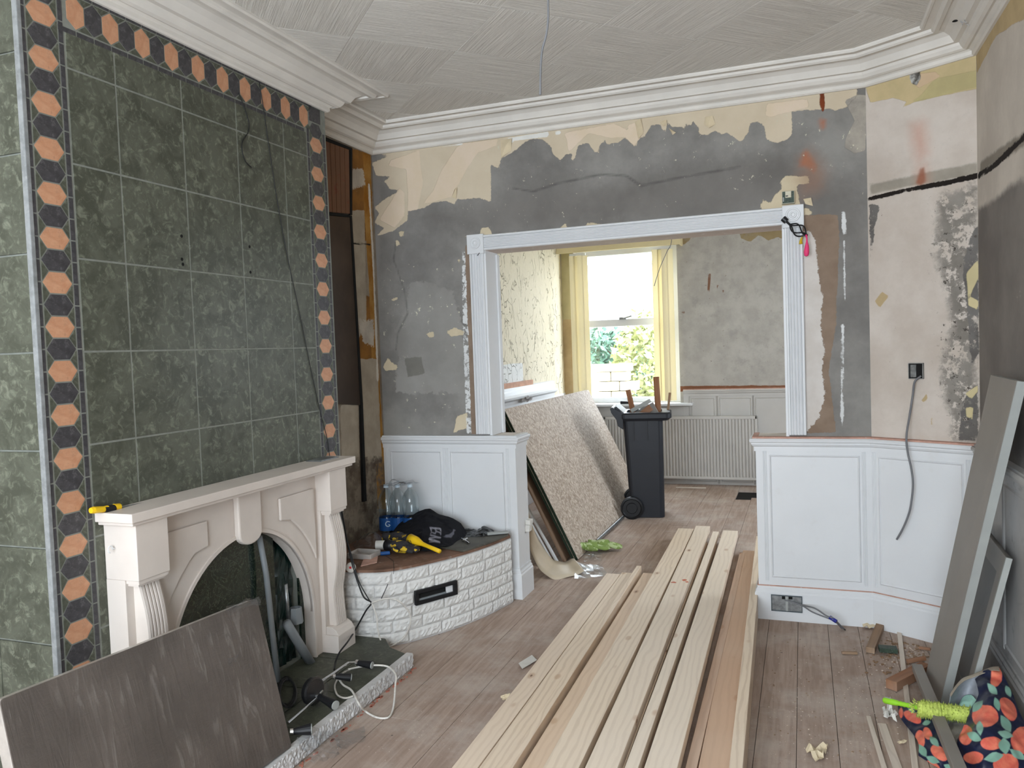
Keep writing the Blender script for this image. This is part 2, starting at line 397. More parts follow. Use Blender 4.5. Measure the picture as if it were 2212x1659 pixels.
# the bay window behind the viewer
wr = sroot('window_1')
g = G()
for xx in (-2.35, -1.4, -.45, .49): g.box((xx, YF-.1, .55), (xx+.06, YF-.04, 2.75))
for zz in (.55, 1.9, 2.69): g.box((-2.35, YF-.1, zz), (.55, YF-.04, zz+.06))
g.make('window_frame', 'white', wr)
# ---- chimney breast
MT['core'] = simple('chimney body', S(110, 108, 104), .9)
ch = sroot('wall_chimney')
HOL = (3.03, 3.215, .07, .74)
g = G()
g.box((XN, YC0, 0), (XL, YC0+.06, CZ)).box((XL, YC0, .0), (XC-.0014, HOL[0], CZ)).box((XL, HOL[1], 0), (XC-.0014, YC1, CZ)).box((XL, HOL[0], HOL[3]), (XC-.0014, HOL[1], CZ)).box((XL, HOL[0], 0), (XC-.0014, HOL[1], HOL[2]))
g.make('chimney_body', 'grout', ch)
G().box((XL-.002, HOL[0], HOL[2]), (XL+.01, HOL[1], HOL[3])).make('firebox_back', 'dark', ch)
def tile_mat(name, a, b, c, rough=.38, sc=7):
    n = NT(name, rough, .35); f = n.noise(sc, 9, .72, None, .8); f2 = n.noise(sc*4, 7, .7, None, .8)
    k = n.mix(n.step(f, .38, .62), a, b); k = n.mix(n.math('MULTIPLY', n.step(f2, .49, .68), .62), k, c)
    k = n.mix(n.math('MULTIPLY', n.rnd(), .18), k, a)
    n.col(k); n.bump(f2, .08, .002); return n.m
MT['tgreen'] = tile_mat('mottled green glazed tile', S(66, 68, 57), S(86, 88, 76), S(134, 137, 120))
MT['torange'] = tile_mat('terracotta hexagon tile', S(182, 130, 98), S(196, 148, 116), S(164, 124, 98), sc=14)
MT['tblack'] = tile_mat('charcoal hexagon tile', S(54, 52, 54), S(70, 68, 70), S(108, 106, 106), sc=14)
ZR = [2.9015, 2.575, 2.2485, 1.922, 1.5985, 1.272, .9455, .619, .2925, 0]
YCOL = [2.0625, 2.269, 2.6, 2.93, 3.273, 3.467]
gt = .0034
def tileX(y0, y1, z0, z1, name, mat): return G().box((XC-.009, y0+gt, z0+gt), (XC, y1-gt, z1-gt)).make(name, mat, ch, bevel=.0012)
ztop = 2.701
for r in range(len(ZR)-1):
    z1 = min(ZR[r], ztop-.002); z0 = ZR[r+1]
    for cidx in range(5):
        y0, y1 = YCOL[cidx], YCOL[cidx+1]
        if z1 < 1.0 and 1 <= cidx <= 3: continue        # behind the mantel
        if r >= 6 and cidx == 4: continue
        tileX(y0, y1, z0, z1, 'wall_tile', 'tgreen')
        # (the course at .9455-1.272 shows above the shelf)
# side return of the chimney breast (faces the viewer)
for r in range(len(ZR)-1):
    for a, b in ((XN+.005, -2.62), (-2.617, XC-.018)):
        G().box((a, YC0-.008, ZR[r+1]+gt), (b, YC0+.001, min(ZR[r], 2.85)-gt)).make('wall_tile', 'tgreen', ch, bevel=.0012)
G().box((XC-.02, YC0-.012, 0), (XC+.002, YC0+.006, 2.85)).make('corner_trim', 'metaltrim', ch, bevel=.003)
# border of elongated hexagons, triangles and narrow strips
p = .0745
def shared(name, pts, mat):
    o = G().prism([(0, a, b) for a, b in pts], (.009, 0, 0)).make(name, mat, None, bevel=.001)
    me = o.data; bpy.data.objects.remove(o); return me
def place(me, name, y, z, rot=0):
    o = bpy.data.objects.new(name, me); COL.objects.link(o); o.location = (XC-.009, y, z); o.rotation_euler = (rot, 0, 0); o.parent = ch
    return o
Wb = .118; e = .0024
hexp = [(-Wb/2+e*1.4, 0), (-Wb/4, -p/2+e), (Wb/4, -p/2+e), (Wb/2-e*1.4, 0), (Wb/4, p/2-e), (-Wb/4, p/2-e)]
mo = shared('hexagon_tile', hexp, 'torange'); mb = shared('hexagon_tile', hexp, 'tblack')
tri = [(-Wb/2+e, -p/2+e*2.4), (-Wb/4-e*1.6, 0), (-Wb/2+e, p/2-e*2.4)]
mtl = shared('triangle_tile', tri, 'tgreen'); mtr = shared('triangle_tile', [(-a, b) for a, b in tri], 'tgreen')
st = shared('border_strip', [(-.0085, -p/2+e), (.0085, -p/2+e), (.0085, p/2-e), (-.0085, p/2-e)], 'tblack')
def band(cy, z0, z1, flip=0):
    n = int((z1-z0)/p)
    for i in range(n):
        z = z1-p*(i+.5)
        place(mo if (i+flip) % 2 == 0 else mb, 'hexagon_tile', cy, z)
        if i < n-1:
            place(mtl, 'triangle_tile', cy, z-p/2); place(mtr, 'triangle_tile', cy, z-p/2)
        for s in (-1, 1): place(st, 'border_strip', cy+s*(Wb/2+.0125), z-p/2)
band(1.977, .2, 2.912)
band(3.553, .2, 2.761, 1)
G().box((XC-.009, 3.498, 2.766), (XC, 3.60, 2.842)).make('border_tile', 'tblack', ch, bevel=.001)
zb = 2.775
n = int((3.63-2.05)/p)
for i in range(n):
    y = 2.111+p*i
    if y > 3.46: break
    if i == 0: place(st, 'border_strip', y-p/2, zb-(Wb/2+.0125), PI/2)
    place(mb if i % 2 else mo, 'hexagon_tile', y, zb, PI/2)
    place(mtl, 'triangle_tile', y+p/2, zb, PI/2); place(mtr, 'triangle_tile', y+p/2, zb, PI/2)
    if y < 3.45: place(st, 'border_strip', y+p/2, zb-(Wb/2+.0125), PI/2)
    place(st, 'border_strip', y+p/2, zb+(Wb/2+.0125)-.002, PI/2)
# drill holes
for q in ((392, 510), (395, 571), (539, 533), (541, 588), (393, 560)):
    a = PX(q[0], q[1], XC)
    G().lathe([(0, .0008), (.007, .0008), (.007, 0)], (XC, a.y, a.z), 10, 'x').make('drill_hole', 'dark', ch)
# ================================================================== BACK WALL (partition with the wide opening)
OX0, OX1, OZ = -1.84, -.079, 2.172; PX0, PX1, DZ = -1.69, -.24, 1.02
def z5(*q): return [(700+a/2.765, 250+b/2.765) for a, b in q]
def z6(*q): return [(1000+a/3.687, b/3.687) for a, b in q]
def z8(*q): return [(1600+a/2.765, b/2.765) for a, b in q]
cream_poly = [(797, 325), (960, 305), (1100, 285), (1300, 258), (1500, 230), (1700, 206), (1760, 195), (1850, 180), (1852, 207), (1836, 222)] + z8((640, 640), (560, 660), (545, 650), (480, 655), (400, 658), (305, 668), (307, 800), (280, 830), (245, 845), (210, 855), (150, 830), (145, 760), (105, 725), (60, 735), (45, 790), (5, 850)) + \
    z6((2150, 1090), (2100, 1060), (2070, 1070), (2000, 1040), (1960, 1075), (1880, 1070), (1875, 1010), (1830, 965), (1815, 1005), (1780, 985), (1770, 1045), (1755, 1012), (1665, 1010), (1630, 975), (1610, 1065), (1570, 990), (1500, 1000), (1445, 1090), (1395, 1110), (1375, 1190), (1350, 1150), (1290, 1095), (1240, 1135), (1175, 1140), (1160, 1155), (1130, 1120), (1090, 1150), (1080, 1220), (1050, 1210), (1000, 1140), (920, 1160), (885, 1280), (860, 1270), (870, 1220), (825, 1230), (775, 1275), (715, 1230), (700, 1170), (640, 1110), (550, 1105), (480, 1140), (420, 1195), (300, 1265), (290, 1345), (222, 1310), (225, 1600), (200, 1612)) + \
    z5((990, 515), (920, 490), (840, 500), (790, 500), (780, 530), (730, 510), (650, 520), (600, 550), (500, 570), (500, 625), (480, 640), (410, 690), (310, 720), (360, 670), (300, 640), (330, 580), (300, 550), (370, 490), (460, 445), (390, 440), (360, 390), (400, 365), (310, 360), (285, 280), (330, 265), (390, 235), (300, 230))
Lbk = [
 # darker damp band over the opening
 dict(polys=[[(880, 470), (1000, 440), (1080, 420), (1200, 400), (1400, 385), (1690, 330), (1860, 400), (1860, 560), (1780, 500), (1690, 455), (1500, 480), (1300, 490), (1100, 505), (1000, 500)]], col=S(94, 90, 86), col2=S(118, 114, 109), amp=.22, fine=.2, soft=.10, op=.75, cs=2.2),
 dict(polys=[z5((500, 1020), (560, 980), (760, 1040), (830, 1250), (840, 1500), (860, 1659), (600, 1659), (420, 1659), (440, 1450), (420, 1300), (490, 1150))], col=S(146, 143, 138), col2=S(130, 127, 122), amp=.16, fine=.15, soft=.008, h=.25, cs=3),
 dict(polys=[z5((290, 230), (330, 400), (330, 900), (320, 1500), (300, 1659), (270, 1659), (265, 230))], col=S(134, 130, 126), amp=.03, soft=.02),
 dict(polys=[z5((480, 1450), (580, 1440), (600, 1540), (500, 1560))], col=S(118, 115, 108), amp=.03, soft=.004),
 dict(lines=[(z5((430, 750), (415, 860), (480, 1040), (500, 1180), (440, 1300), (430, 1400)), .004), (z6((400, 1500), (560, 1525), (760, 1460), (1100, 1390), (1300, 1400), (1420, 1480), (1700, 1420), (2200, 1330)), .006)], col=S(82, 80, 77), amp=.012, soft=.008, op=.7),
 # lining paper, then the thinner buff backing on it
 dict(polys=[cream_poly], col=S(204, 190, 167), col2=S(191, 176, 152), amp=.016, fine=1.3, h=1.2, cs=3),
 dict(polys=[z5((1040, 140), (1030, 180), (920, 220), (860, 310), (790, 430), (770, 480), (640, 520), (590, 525), (650, 450), (700, 330), (790, 190), (830, 165)), z5((500, 570), (500, 470), (490, 320), (380, 300), (400, 265), (570, 205), (590, 400), (560, 560)),
             z5((330, 620), (450, 430), (480, 460), (480, 600), (420, 670)), z6((800, 1060), (1200, 985), (1260, 1010), (1380, 1080), (1370, 1170), (1290, 1090), (1180, 1100), (1000, 1060), (900, 1160), (840, 1210), (830, 1110)), z8((155, 620), (400, 590), (410, 640), (300, 665), (180, 700), (150, 690)),
             z6((1310, 1000), (1420, 950), (1450, 1060), (1380, 1140), (1360, 1170))], col=S(214, 196, 176), col2=S(208, 190, 164), amp=.014, fine=.8, h=.7),
 dict(polys=[z5((1090, 135), (1340, 95), (1345, 125), (1130, 150), (1120, 170)), z6((735, 1045), (780, 1040), (780, 1070), (735, 1075)), z5((480, 205), (830, 160), (830, 175), (600, 195))], col=S(222, 220, 214), amp=.01, h=.3),
 # scraps round the architrave
 dict(polys=[z5((840, 720), (930, 715), (935, 670), (985, 668), (1000, 700), (1010, 725), (1090, 705), (1090, 740), (870, 760)), z6((640, 1900), (700, 1880), (820, 1870), (820, 1930), (640, 1940)), [(1080, 505), (1130, 500), (1135, 518), (1080, 522)], [(1202, 498), (1222, 482), (1228, 500), (1262, 488), (1270, 480), (1300, 485), (1305, 500), (1230, 512)],
             [(1262, 500), (1275, 488), (1340, 482), (1420, 476), (1470, 470), (1470, 482), (1270, 503)], [(1640, 445), (1650, 430), (1664, 440), (1674, 420), (1690, 408), (1684, 392), (1700, 380), (1745, 382), (1750, 396), (1720, 400), (1735, 470), (1648, 462)], [(1736, 450), (1745, 448), (1756, 458), (1750, 466), (1735, 466)],
             z5((850, 760), (880, 770), (890, 830), (860, 800)), z5((790, 860), (815, 855), (810, 880)), z5((730, 1290), (780, 1265), (840, 1290), (835, 1310), (760, 1320)), z5((605, 1300), (650, 1290), (660, 1320), (630, 1325)), z5((350, 1500), (385, 1435), (400, 1470), (445, 1495), (430, 1520), (370, 1525)),
             z5((400, 1092), (440, 1085), (435, 1100), (405, 1106)), z5((425, 740), (440, 745), (460, 770), (430, 780)), z5((445, 690), (480, 685), (475, 720), (450, 720)), z5((860, 1100), (890, 1060), (905, 1080), (900, 1140), (870, 1130)), z5((895, 1180), (905, 1160), (905, 1210)), [(985, 900), (1010, 890), (1010, 925), (980, 935)]],
      col=S(203, 189, 162), col2=S(191, 176, 148), amp=.024, fine=.9, h=1.0),
 dict(polys=[[(1005, 530), (1020, 525), (1024, 600), (1026, 700), (1032, 800), (1036, 938), (1018, 938), (1012, 760), (1006, 640)], [(1734, 465), (1810, 463), (1813, 520), (1806, 700), (1790, 800), (1806, 935), (1732, 936)]], col=S(140, 122, 106), col2=S(126, 107, 91), amp=.022, fine=.8, h=-.3, cs=7),
 dict(polys=[[(998, 540), (1004, 540), (1012, 740), (1018, 938), (1008, 938), (1000, 700)]], col=S(216, 216, 214), amp=.02, fine=.9, speck=30, lo=.44, hi=.5),
 dict(polys=[[(1734, 500), (1752, 498), (1762, 520), (1764, 560), (1770, 610), (1778, 640), (1772, 700), (1780, 760), (1776, 800), (1782, 850), (1770, 900), (1745, 930), (1732, 936)]], col=S(206, 200, 194), col2=S(192, 184, 176), amp=.035, fine=1.0, h=.4),
 dict(polys=[[(1817, 455), (1826, 458), (1828, 505), (1820, 508)], [(1821, 520), (1825, 520), (1826, 650), (1822, 640)], [(1818, 700), (1823, 700), (1822, 930), (1816, 900)]], col=S(214, 214, 212), amp=.02, fine=.8),
 dict(polys=[z8((620, 600), (700, 565), (750, 570), (765, 620), (750, 700), (745, 900), (680, 915), (620, 880), (625, 830), (680, 720))], col=S(168, 160, 148), col2=S(140, 134, 126), amp=.01, h=-.6, cs=12),
 dict(polys=[z8((470, 545), (498, 540), (505, 620), (495, 670), (480, 660), (470, 610))], col=S(126, 62, 34), col2=S(90, 48, 30), amp=.02, h=-1),
 dict(polys=[z8((470, 715), (505, 720), (500, 770), (480, 765)), z8((380, 900), (400, 905), (440, 980), (440, 1020), (400, 1000), (350, 990))], col=S(190, 108, 62), col2=S(160, 92, 60), amp=.04, soft=.02, op=.8),
 dict(polys=[z8((350, 950), (420, 900), (510, 1020), (500, 1120), (420, 1160), (370, 1180), (340, 1080))], col=S(158, 120, 98), amp=.08, soft=.06, op=.5),
 dict(polys=[[(1000, 300), (1870, 200), (1870, 460), (1730, 440), (1000, 500)], [(820, 560), (1000, 560), (1010, 930), (840, 930)]], col=S(204, 198, 176), amp=.0, speck=26, lo=.65, hi=.672, fine=0),
]
def bklift(q): p = PY(q[0], q[1], YB); return (p.x-XL, p.z)
MT['bk'] = paint_material('stripped grey plaster', (S(142, 139, 134), S(112, 109, 105), 2.4), Lbk)
wb = painted_wall('wall_back', (XL, YB, 0), (1, 0, 0), DC0[0]-XL, CZ, 'bk', Lbk, holes=[(OX0-XL, OX1-XL, DZ, OZ), (PX0-XL, PX1-XL, 0, DZ)], step=.013, lift=bklift); struct(wb)
g = G(); yb = YB+.004
g.box((XL, yb, 0), (PX0, YB+PTH, DZ-.002)).box((XL, yb, DZ-.002), (OX0, YB+PTH, OZ+.002)).box((XL, yb, OZ+.002), (1.95, YB+PTH, CZ)).box((OX1, yb, DZ-.002), (1.95, YB+PTH, OZ+.002)).box((PX1, yb, 0), (1.95, YB+PTH, DZ-.002))
g.make('partition_core', 'plasterL', wb)
# loose curls of paper standing off the wall
def curl(pts, Y, name='paper_flap', mat='paper', lift=.02, parent=None):
    P = [PY(a, b, Y) for a, b in pts]; n = len(P); V = []
    for i, q in enumerate(P): V.append((q.x, q.y-.001-lift*(i % 2)*random.uniform(.5, 1), q.z))
    c = sum((Vector(v) for v in V), Vector())/n; V.append((c.x, c.y-lift*.6, c.z))
    return mk(name, V, [(i, (i+1) % n, n) for i in range(n)], mat, parent, solid=.0008)
MT['paper'] = simple('torn buff paper', S(208, 192, 162), .85, .1, 12)
for pts in (z6((300, 1120), (395, 1105), (385, 1200), (310, 1260)), z6((1370, 970), (1420, 950), (1440, 1060), (1400, 1110)), z6((1930, 930), (1990, 925), (2010, 990), (1960, 1025), (1920, 990)), z5((780, 440), (800, 430), (790, 495), (770, 490)), z6((1640, 1020), (1700, 1060), (1670, 1075)),
            [(1735, 430), (1752, 428), (1756, 445), (1740, 442)], z6((1570, 970), (1625, 960), (1625, 1000), (1595, 1010))):
    curl(pts, YB, parent=wb)
# ---- diagonal wall and right wall
dU = Vector((DC1[0]-DC0[0], DC1[1]-DC0[1], 0)); dL = dU.length; dU.normalize(); dN = Vector((-dU.y, dU.x, 0))
if dN.y > 0: dN = -dN
def dlift(q): p = PN(q[0], q[1], (DC0[0], DC0[1], 0), dN); return ((p-Vector((DC0[0], DC0[1], 0))).dot(dU), p.z)
Ldg = [dict(polys=[[(1868, 180), (2125, 90), (2120, 190), (1990, 215), (1950, 232), (1958, 220), (1930, 212), (1880, 222)]], col=S(196, 176, 136), col2=S(180, 164, 124), amp=.012, h=.9),
       dict(polys=[[(2020, 170), (2120, 150), (2120, 185), (2000, 215), (1960, 225), (1990, 205)]], col=S(184, 172, 126), col2=S(170, 158, 116), amp=.01, h=.5),
       dict(polys=[[(1985, 160), (2020, 155), (2033, 165), (1985, 190), (1975, 182)]], col=S(204, 178, 146), amp=.008, h=1),
       dict(polys=[[(1964, 155), (1972, 142), (1982, 142), (1988, 168), (1980, 185), (1968, 180)]], col=S(190, 188, 182), col2=S(70, 66, 60), amp=.02, h=-1, cs=30),
       dict(polys=[[(1880, 398), (2112, 350), (2112, 376), (1880, 420)]], col=S(150, 142, 128), col2=S(128, 122, 110), amp=.03, soft=.008, op=.8),
       dict(polys=[[(2030, 420), (2112, 400), (2113, 600), (2112, 950), (2060, 950), (2030, 800), (2060, 700), (2020, 560)]], col=S(118, 112, 104), col2=S(140, 134, 126), amp=.1, fine=.6, speck=14, lo=.42, hi=.5, soft=.03),
       dict(polys=[[(1878, 440), (1900, 445), (1890, 500), (1880, 560)], [(2080, 560), (2112, 480), (2114, 760), (2100, 800)], [(2080, 870), (2112, 820), (2112, 950), (2070, 950)]], col=S(112, 108, 104), col2=S(90, 86, 82), amp=.05, speck=20, lo=.35, hi=.45),
       dict(polys=[[(2010, 430), (2112, 400), (2112, 940), (2040, 900)]], col=S(76, 70, 64), amp=.1, speck=34, lo=.60, hi=.64, soft=.05),
       dict(polys=[[(2088, 590), (2113, 560), (2113, 600), (2095, 640), (2113, 650), (2113, 670), (2092, 660)], [(2085, 850), (2112, 832), (2113, 845), (2098, 862)], [(2086, 880), (2102, 880), (2100, 905), (2088, 900)]], col=S(200, 186, 144), amp=.012, h=.7),
       dict(polys=[[(1970, 270), (1995, 265), (2005, 330), (1985, 350), (1975, 320)], [(1985, 360), (1998, 355), (2002, 392), (1980, 400)]], col=S(190, 128, 102), amp=.05, soft=.05, op=.55),
       dict(polys=[[(1988, 365), (1996, 362), (2000, 390), (1990, 402), (1978, 396)]], col=S(150, 96, 74), amp=.01, soft=.01, op=.9),
       dict(lines=[([(1878, 430), (1960, 410), (2040, 396), (2118, 378)], .012)], col=S(34, 28, 24), amp=.02, fine=.8, h=-.8),
       dict(polys=[[(1990, 866), (2002, 850), (2003, 862), (1996, 868)], [(2011, 902), (2016, 902), (2016, 918), (2011, 918)], [(1890, 650), (1905, 630), (1920, 640), (1900, 665)]], col=S(180, 158, 120), amp=.01),
       dict(polys=[[(1880, 230), (2110, 200), (2110, 900), (1880, 930)]], col=S(110, 88, 74), amp=0, fine=0, speck=30, lo=.69, hi=.72)]
MT['dg'] = paint_material('pinkish white old plaster', (S(202, 192, 182), S(182, 170, 158), 3), Ldg)
wd_ = painted_wall('wall_corner', (DC0[0], DC0[1], 0), dU, dL, CZ, 'dg', Ldg, lift=dlift, step=.012); struct(wd_)
G().prism([(DC0[0], DC0[1]+.006, 0), (DC1[0]+.004, DC1[1]+.004, 0), (DC1[0]+.1, YB, 0), (DC0[0], YB+.01, 0)], (0, 0, CZ)).make('corner_core', 'dark', wd_)
def rlift(q):
    if len(q) == 3: return (q[0], q[1])
    p = PX(q[0], q[1], XR); return (4.285-p.y, p.z)
Lrt = [dict(polys=[[(2108, 90), (2180, -20), (1.6, 3.0, 0), (5.6, 3.0, 0), (5.6, 2.75, 0), (3.0, 2.72, 0), (2240, 30), (2190, 50), (2150, 80), (2125, 130), (2110, 160)]], col=S(190, 168, 128), col2=S(172, 152, 116), amp=.03, h=.9),
       dict(polys=[[(2113, 450), (2150, 430), (2190, 395), (2230, 380), (3.0, 2.2, 0), (5.6, 2.1, 0), (5.6, .9, 0), (2.2, .9, 0), (2113, 950)]], col=S(112, 106, 101), col2=S(130, 124, 118), amp=.05, soft=.02, cs=3),
       dict(polys=[[(2118, 350), (2160, 320), (2260, 250), (2290, 225), (2290, 260), (2200, 325), (2118, 372)]], col=S(120, 112, 100), amp=.04, soft=.01, op=.8),
       dict(lines=[([(2114, 380), (2150, 356), (2212, 296), (2.4, 2.3, 0), (3.5, 2.33, 0), (5.6, 2.3, 0)], .014)], col=S(34, 28, 25), amp=.02, fine=.8, h=-.8),
       dict(polys=[[(2114, 420), (2400, 300), (2400, 950), (2114, 940)]], col=S(160, 152, 142), amp=0, fine=0, speck=12, lo=.68, hi=.70),
       dict(polys=[[(2140, 880), (2212, 900), (2300, 900), (2300, 1000), (2150, 990)]], col=S(74, 70, 66), amp=.1, soft=.06, op=.8)]
MT['rt'] = paint_material('grey brown plaster', (S(204, 195, 183), S(186, 177, 166), 3), Lrt)
wr_ = painted_wall('wall_right', (XR, 4.285, 0), (0, -1, 0), 4.285-YF, CZ, 'rt', Lrt, lift=rlift, step=.02); struct(wr_)
G().box((XR+.004, YF-.1, 0), (XR+.12, 4.45, CZ+.1)).make('right_core', 'plasterL', wr_)
# ================================================================== TRIM of the opening
MT['edgepink'] = simple('bare pink edge', S(186, 146, 130), .8, .15, 20, dirt=(S(205, 196, 190), .8))
def fluted(name, a, b, w, parent, out=(0, -1, 0), th=.022):
    """reeded board from a to b ; w vector across ; out direction"""
    a = Vector(a); b = Vector(b); w = Vector(w); out = Vector(out); W = w.length
    prof = [(0, 0), (0, th*.8), (.004, th), (.012, th)]
    n = 4; u0_, u1_ = .014, W-.014
    for i in range(n):
        c0 = u0_+(u1_-u0_)*i/n; c1 = u0_+(u1_-u0_)*(i+1)/n
        prof += [(c0+.0005, th*.62), (c0+.005, th*.9), ((c0+c1)/2, th*.97), (c1-.005, th*.9), (c1-.0005, th*.62)]
    prof += [(W-.012, th), (W-.004, th), (W, th*.8), (W, 0)]
    wn = w.normalized()
    P = [a+wn*s+out*t for s, t in prof]
    return G().prism(P, b-a).make(name, 'white', parent)
arch = sroot('trim_2')
cw = .093
fluted('casing_upright', (OX0-cw, YB, DZ+.01), (OX0-cw, YB, OZ), (cw, 0, 0), arch)
fluted('casing_upright', (OX1, YB, DZ+.01), (OX1, YB, OZ), (cw, 0, 0), arch)
fluted('casing_head', (OX0, YB, OZ), (OX1, YB, OZ), (0, 0, cw), arch)
for xx in (OX0-cw/2, OX1+cw/2):
    g = G().box((xx-.055, YB-.03, OZ-.02), (xx+.055, YB, OZ+.1))
    cb = g.make('corner_block', 'white', arch, bevel=.003)
    G().lathe([(0, -.003), (.008, -.003), (.012, -.008), (.018, -.008), (.02, -.002), (.026, -.002), (.03, -.006), (.036, -.006), (.038, 0)], (xx, YB-.03, OZ+.047), 24, 'y').make('rosette', 'white', cb, smooth=False)
# lining of the opening
g = G(); g.box((OX0-.004, YB-.004, DZ), (OX0+.012, YB+PTH+.01, OZ)); g.box((OX0+.012, YB+PTH-.03, DZ), (OX0+.024, YB+PTH+.01, OZ-.012)); g.make('jamb_lining', 'white', arch)
G().box((OX1-.012, YB-.004, DZ), (OX1+.004, YB+PTH+.01, OZ)).make('jamb_lining', 'white', arch)
MT['soffit'] = simple('chipped pinkish soffit', S(200, 186, 178), .6, .06, 6, .1, 30, dirt=(S(225, 222, 218), .8))
G().box((OX0, YB-.004, OZ-.001), (OX1, YB+PTH+.01, OZ+.004)).make('head_lining', 'soffit', arch)
# ---- panelled dados: list of (path points, panel breaks)
def dado(name, path, breaks, ends=(0, 0), mat='white', zt=1.015, pink=True, base=True, rail=True, zb=.0, dz=.045):
    """path: 2D polyline with the room on the LEFT of travel; breaks: distances of stiles along each segment"""
    r = sroot(name)
    G().sweep([(0, zb), (.014, zb), (.014, zt-.03), (0, zt-.03)], path).make('backing_board', mat, r)
    if rail:
        G().sweep([(.0, zt-.075), (.022, zt-.075), (.022, zt-.05), (.03, zt-.045), (.036, zt-.035), (.036, zt-.028), (.044, zt-.022), (.046, zt-.012), (.04, zt-.004), (0, zt-.004)], path).make('dado_rail', mat, r)
        G().sweep([(0, zt-.004), (.03, zt-.004), (.03, zt+.004), (0, zt+.006)], path).make('bare_edge', 'edgepink' if pink else mat, r)
    if base:
        G().sweep([(0, 0), (.034, 0), (.034, .15), (.028, .158), (.028, .166), (.02, .176), (.02, .186), (.0, .186)], path).make('baseboard', mat, r)
        G().sweep([(.014, .186), (.021, .186), (.021, .191), (.014, .191)], path).make('bare_edge', 'edgepink' if pink else mat, r)
    for si, bl in enumerate(breaks):
        a = Vector((*path[si], 0)); b = Vector((*path[si+1], 0)); d = (b-a).normalized(); n = Vector((-d.y, d.x, 0))
        for (s0, s1) in bl:
            z0 = zb+(.235 if base else .03); z1 = zt-.095
            P = [a+d*s+n*.014+Vector((0, 0, z)) for s, z in ((s0, z0), (s1, z0), (s1, z1), (s0, z1))]
            w = .012
            g = G()
            for i in range(4):
                p, q = P[i], P[(i+1) % 4]; c = sum(P, Vector())/4
                def inn(v): 
                    t = v-c; sx = t.dot(d); sz = t.z; return c+d*(sx-math.copysign(w, sx))+Vector((0, 0, sz-math.copysign(w, sz)))
                pi, qi = inn(p), inn(q); m0 = (p+pi)/2+n*.006; m1 = (q+qi)/2+n*.006
                g.add([p, q, m1, m0, qi, pi], [(0, 1, 2, 3), (3, 2, 4, 5)])
            g.make('panel_moulding', mat, r)
            # reeded stile beside the panel
            g = G()
            for k2 in range(4):
                for ss in (s0-.03, s1+.012):
                    q = a+d*(ss+k2*.0055)+n*.013
                    g.prism([q+Vector((0, 0, z0-.02)), q+d*.002+n*.0035+Vector((0, 0, z0-.02)), q+d*.004+Vector((0, 0, z0-.02))], (0, 0, z1-z0+.05))
            g.make('reeded_stile', mat, r)
    return r
d1 = dado('trim_3', [DC1, DC0, (PX1, YB), (PX1, YB+PTH)], [[(.07, .49)], [(.06, .52)], []])
d2 = dado('trim_4', [(PX0, YB+PTH), (PX0, YB), (XL, YB)], [[], [(.06, .43), (.49, .86)]], pink=False)
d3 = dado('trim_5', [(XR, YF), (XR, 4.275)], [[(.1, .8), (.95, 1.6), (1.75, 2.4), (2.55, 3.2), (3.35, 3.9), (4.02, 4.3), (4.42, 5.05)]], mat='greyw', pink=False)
# ================================================================== BACK ROOM
Z2 = 3.02
def yfar(q): p = PY(q[0], q[1], Y2); return (p.x-XL, p.z)
Lf = [dict(polys=[[(1470, 480), (1500, 490), (1490, 520), (1475, 530)], [(1588, 470), (1712, 460), (1712, 525), (1680, 512), (1660, 520), (1640, 508), (1620, 522), (1600, 515)]], col=S(150, 132, 98), col2=S(134, 116, 84), amp=.03),
      dict(polys=[[(1455, 834), (1712, 832), (1712, 842), (1455, 846)]], col=S(128, 86, 62), amp=.02),
      dict(polys=[[(1216, 688), (1240, 688), (1240, 872), (1216, 872)]], col=S(186, 164, 130), col2=S(170, 148, 114), amp=.03),
      dict(polys=[[(1212, 540), (1244, 540), (1244, 690), (1214, 690)]], col=S(186, 176, 140), amp=.01),
      dict(polys=[[(1530, 592), (1536, 590), (1532, 640), (1528, 625)], [(1548, 616), (1553, 615), (1550, 630)], [(1560, 626), (1567, 628), (1562, 634)], [(1462, 672), (1480, 672), (1478, 678)], [(1529, 642), (1534, 642), (1532, 652)]], col=S(126, 92, 72), amp=.004),
      dict(polys=[[(1455, 500), (1712, 480), (1712, 835), (1455, 838)]], col=S(126, 116, 104), amp=0, fine=0, speck=22, lo=.64, hi=.68),
      dict(polys=[[(1455, 500), (1712, 480), (1712, 835), (1455, 838)]], col=S(150, 146, 140), amp=0, fine=0, speck=5, lo=.5, hi=.7, op=.6)]
MT['far'] = paint_material('speckled old plaster', (S(176, 171, 162), S(160, 155, 147), 6), Lf)
WX0, WX1, WZ0, WZ1 = -2.44, -1.27, .90, 2.66
wf = painted_wall('wall_far', (XL, Y2, 0), (1, 0, 0), 4.5, Z2, 'far', Lf, holes=[(WX0-XL, WX1-XL, WZ0, WZ1)], step=.02, lift=yfar); struct(wf)
G().box((XL, Y2+.004, 0), (WX0, Y2+.28, Z2)).box((WX1, Y2+.004, 0), (1.95, Y2+.28, Z2)).box((WX0, Y2+.004, 0), (WX1, Y2+.28, WZ0-.002)).box((WX0, Y2+.004, WZ1+.002), (WX1, Y2+.28, Z2)).make('masonry', 'plasterL', wf)
w = G().box((1.9, YB+.1, 0), (2.0, Y2+.3, 1.1)).box((1.9, YB+.1, 2.3), (2.0, Y2+.3, Z2)).box((1.9, YB+.1, .8), (2.0, 5.9, 2.6)).box((1.9, 7.3, .8), (2.0, Y2+.3, 2.6)).make('wall_far_right', 'plasterL'); struct(w)  # unseen wall; its window opening is added to brighten the back room
w = G().box((XL-.1, YB+PTH-.01, Z2), (2, Y2+.3, Z2+.1)).make('ceiling_far', 'ceilb'); struct(w)
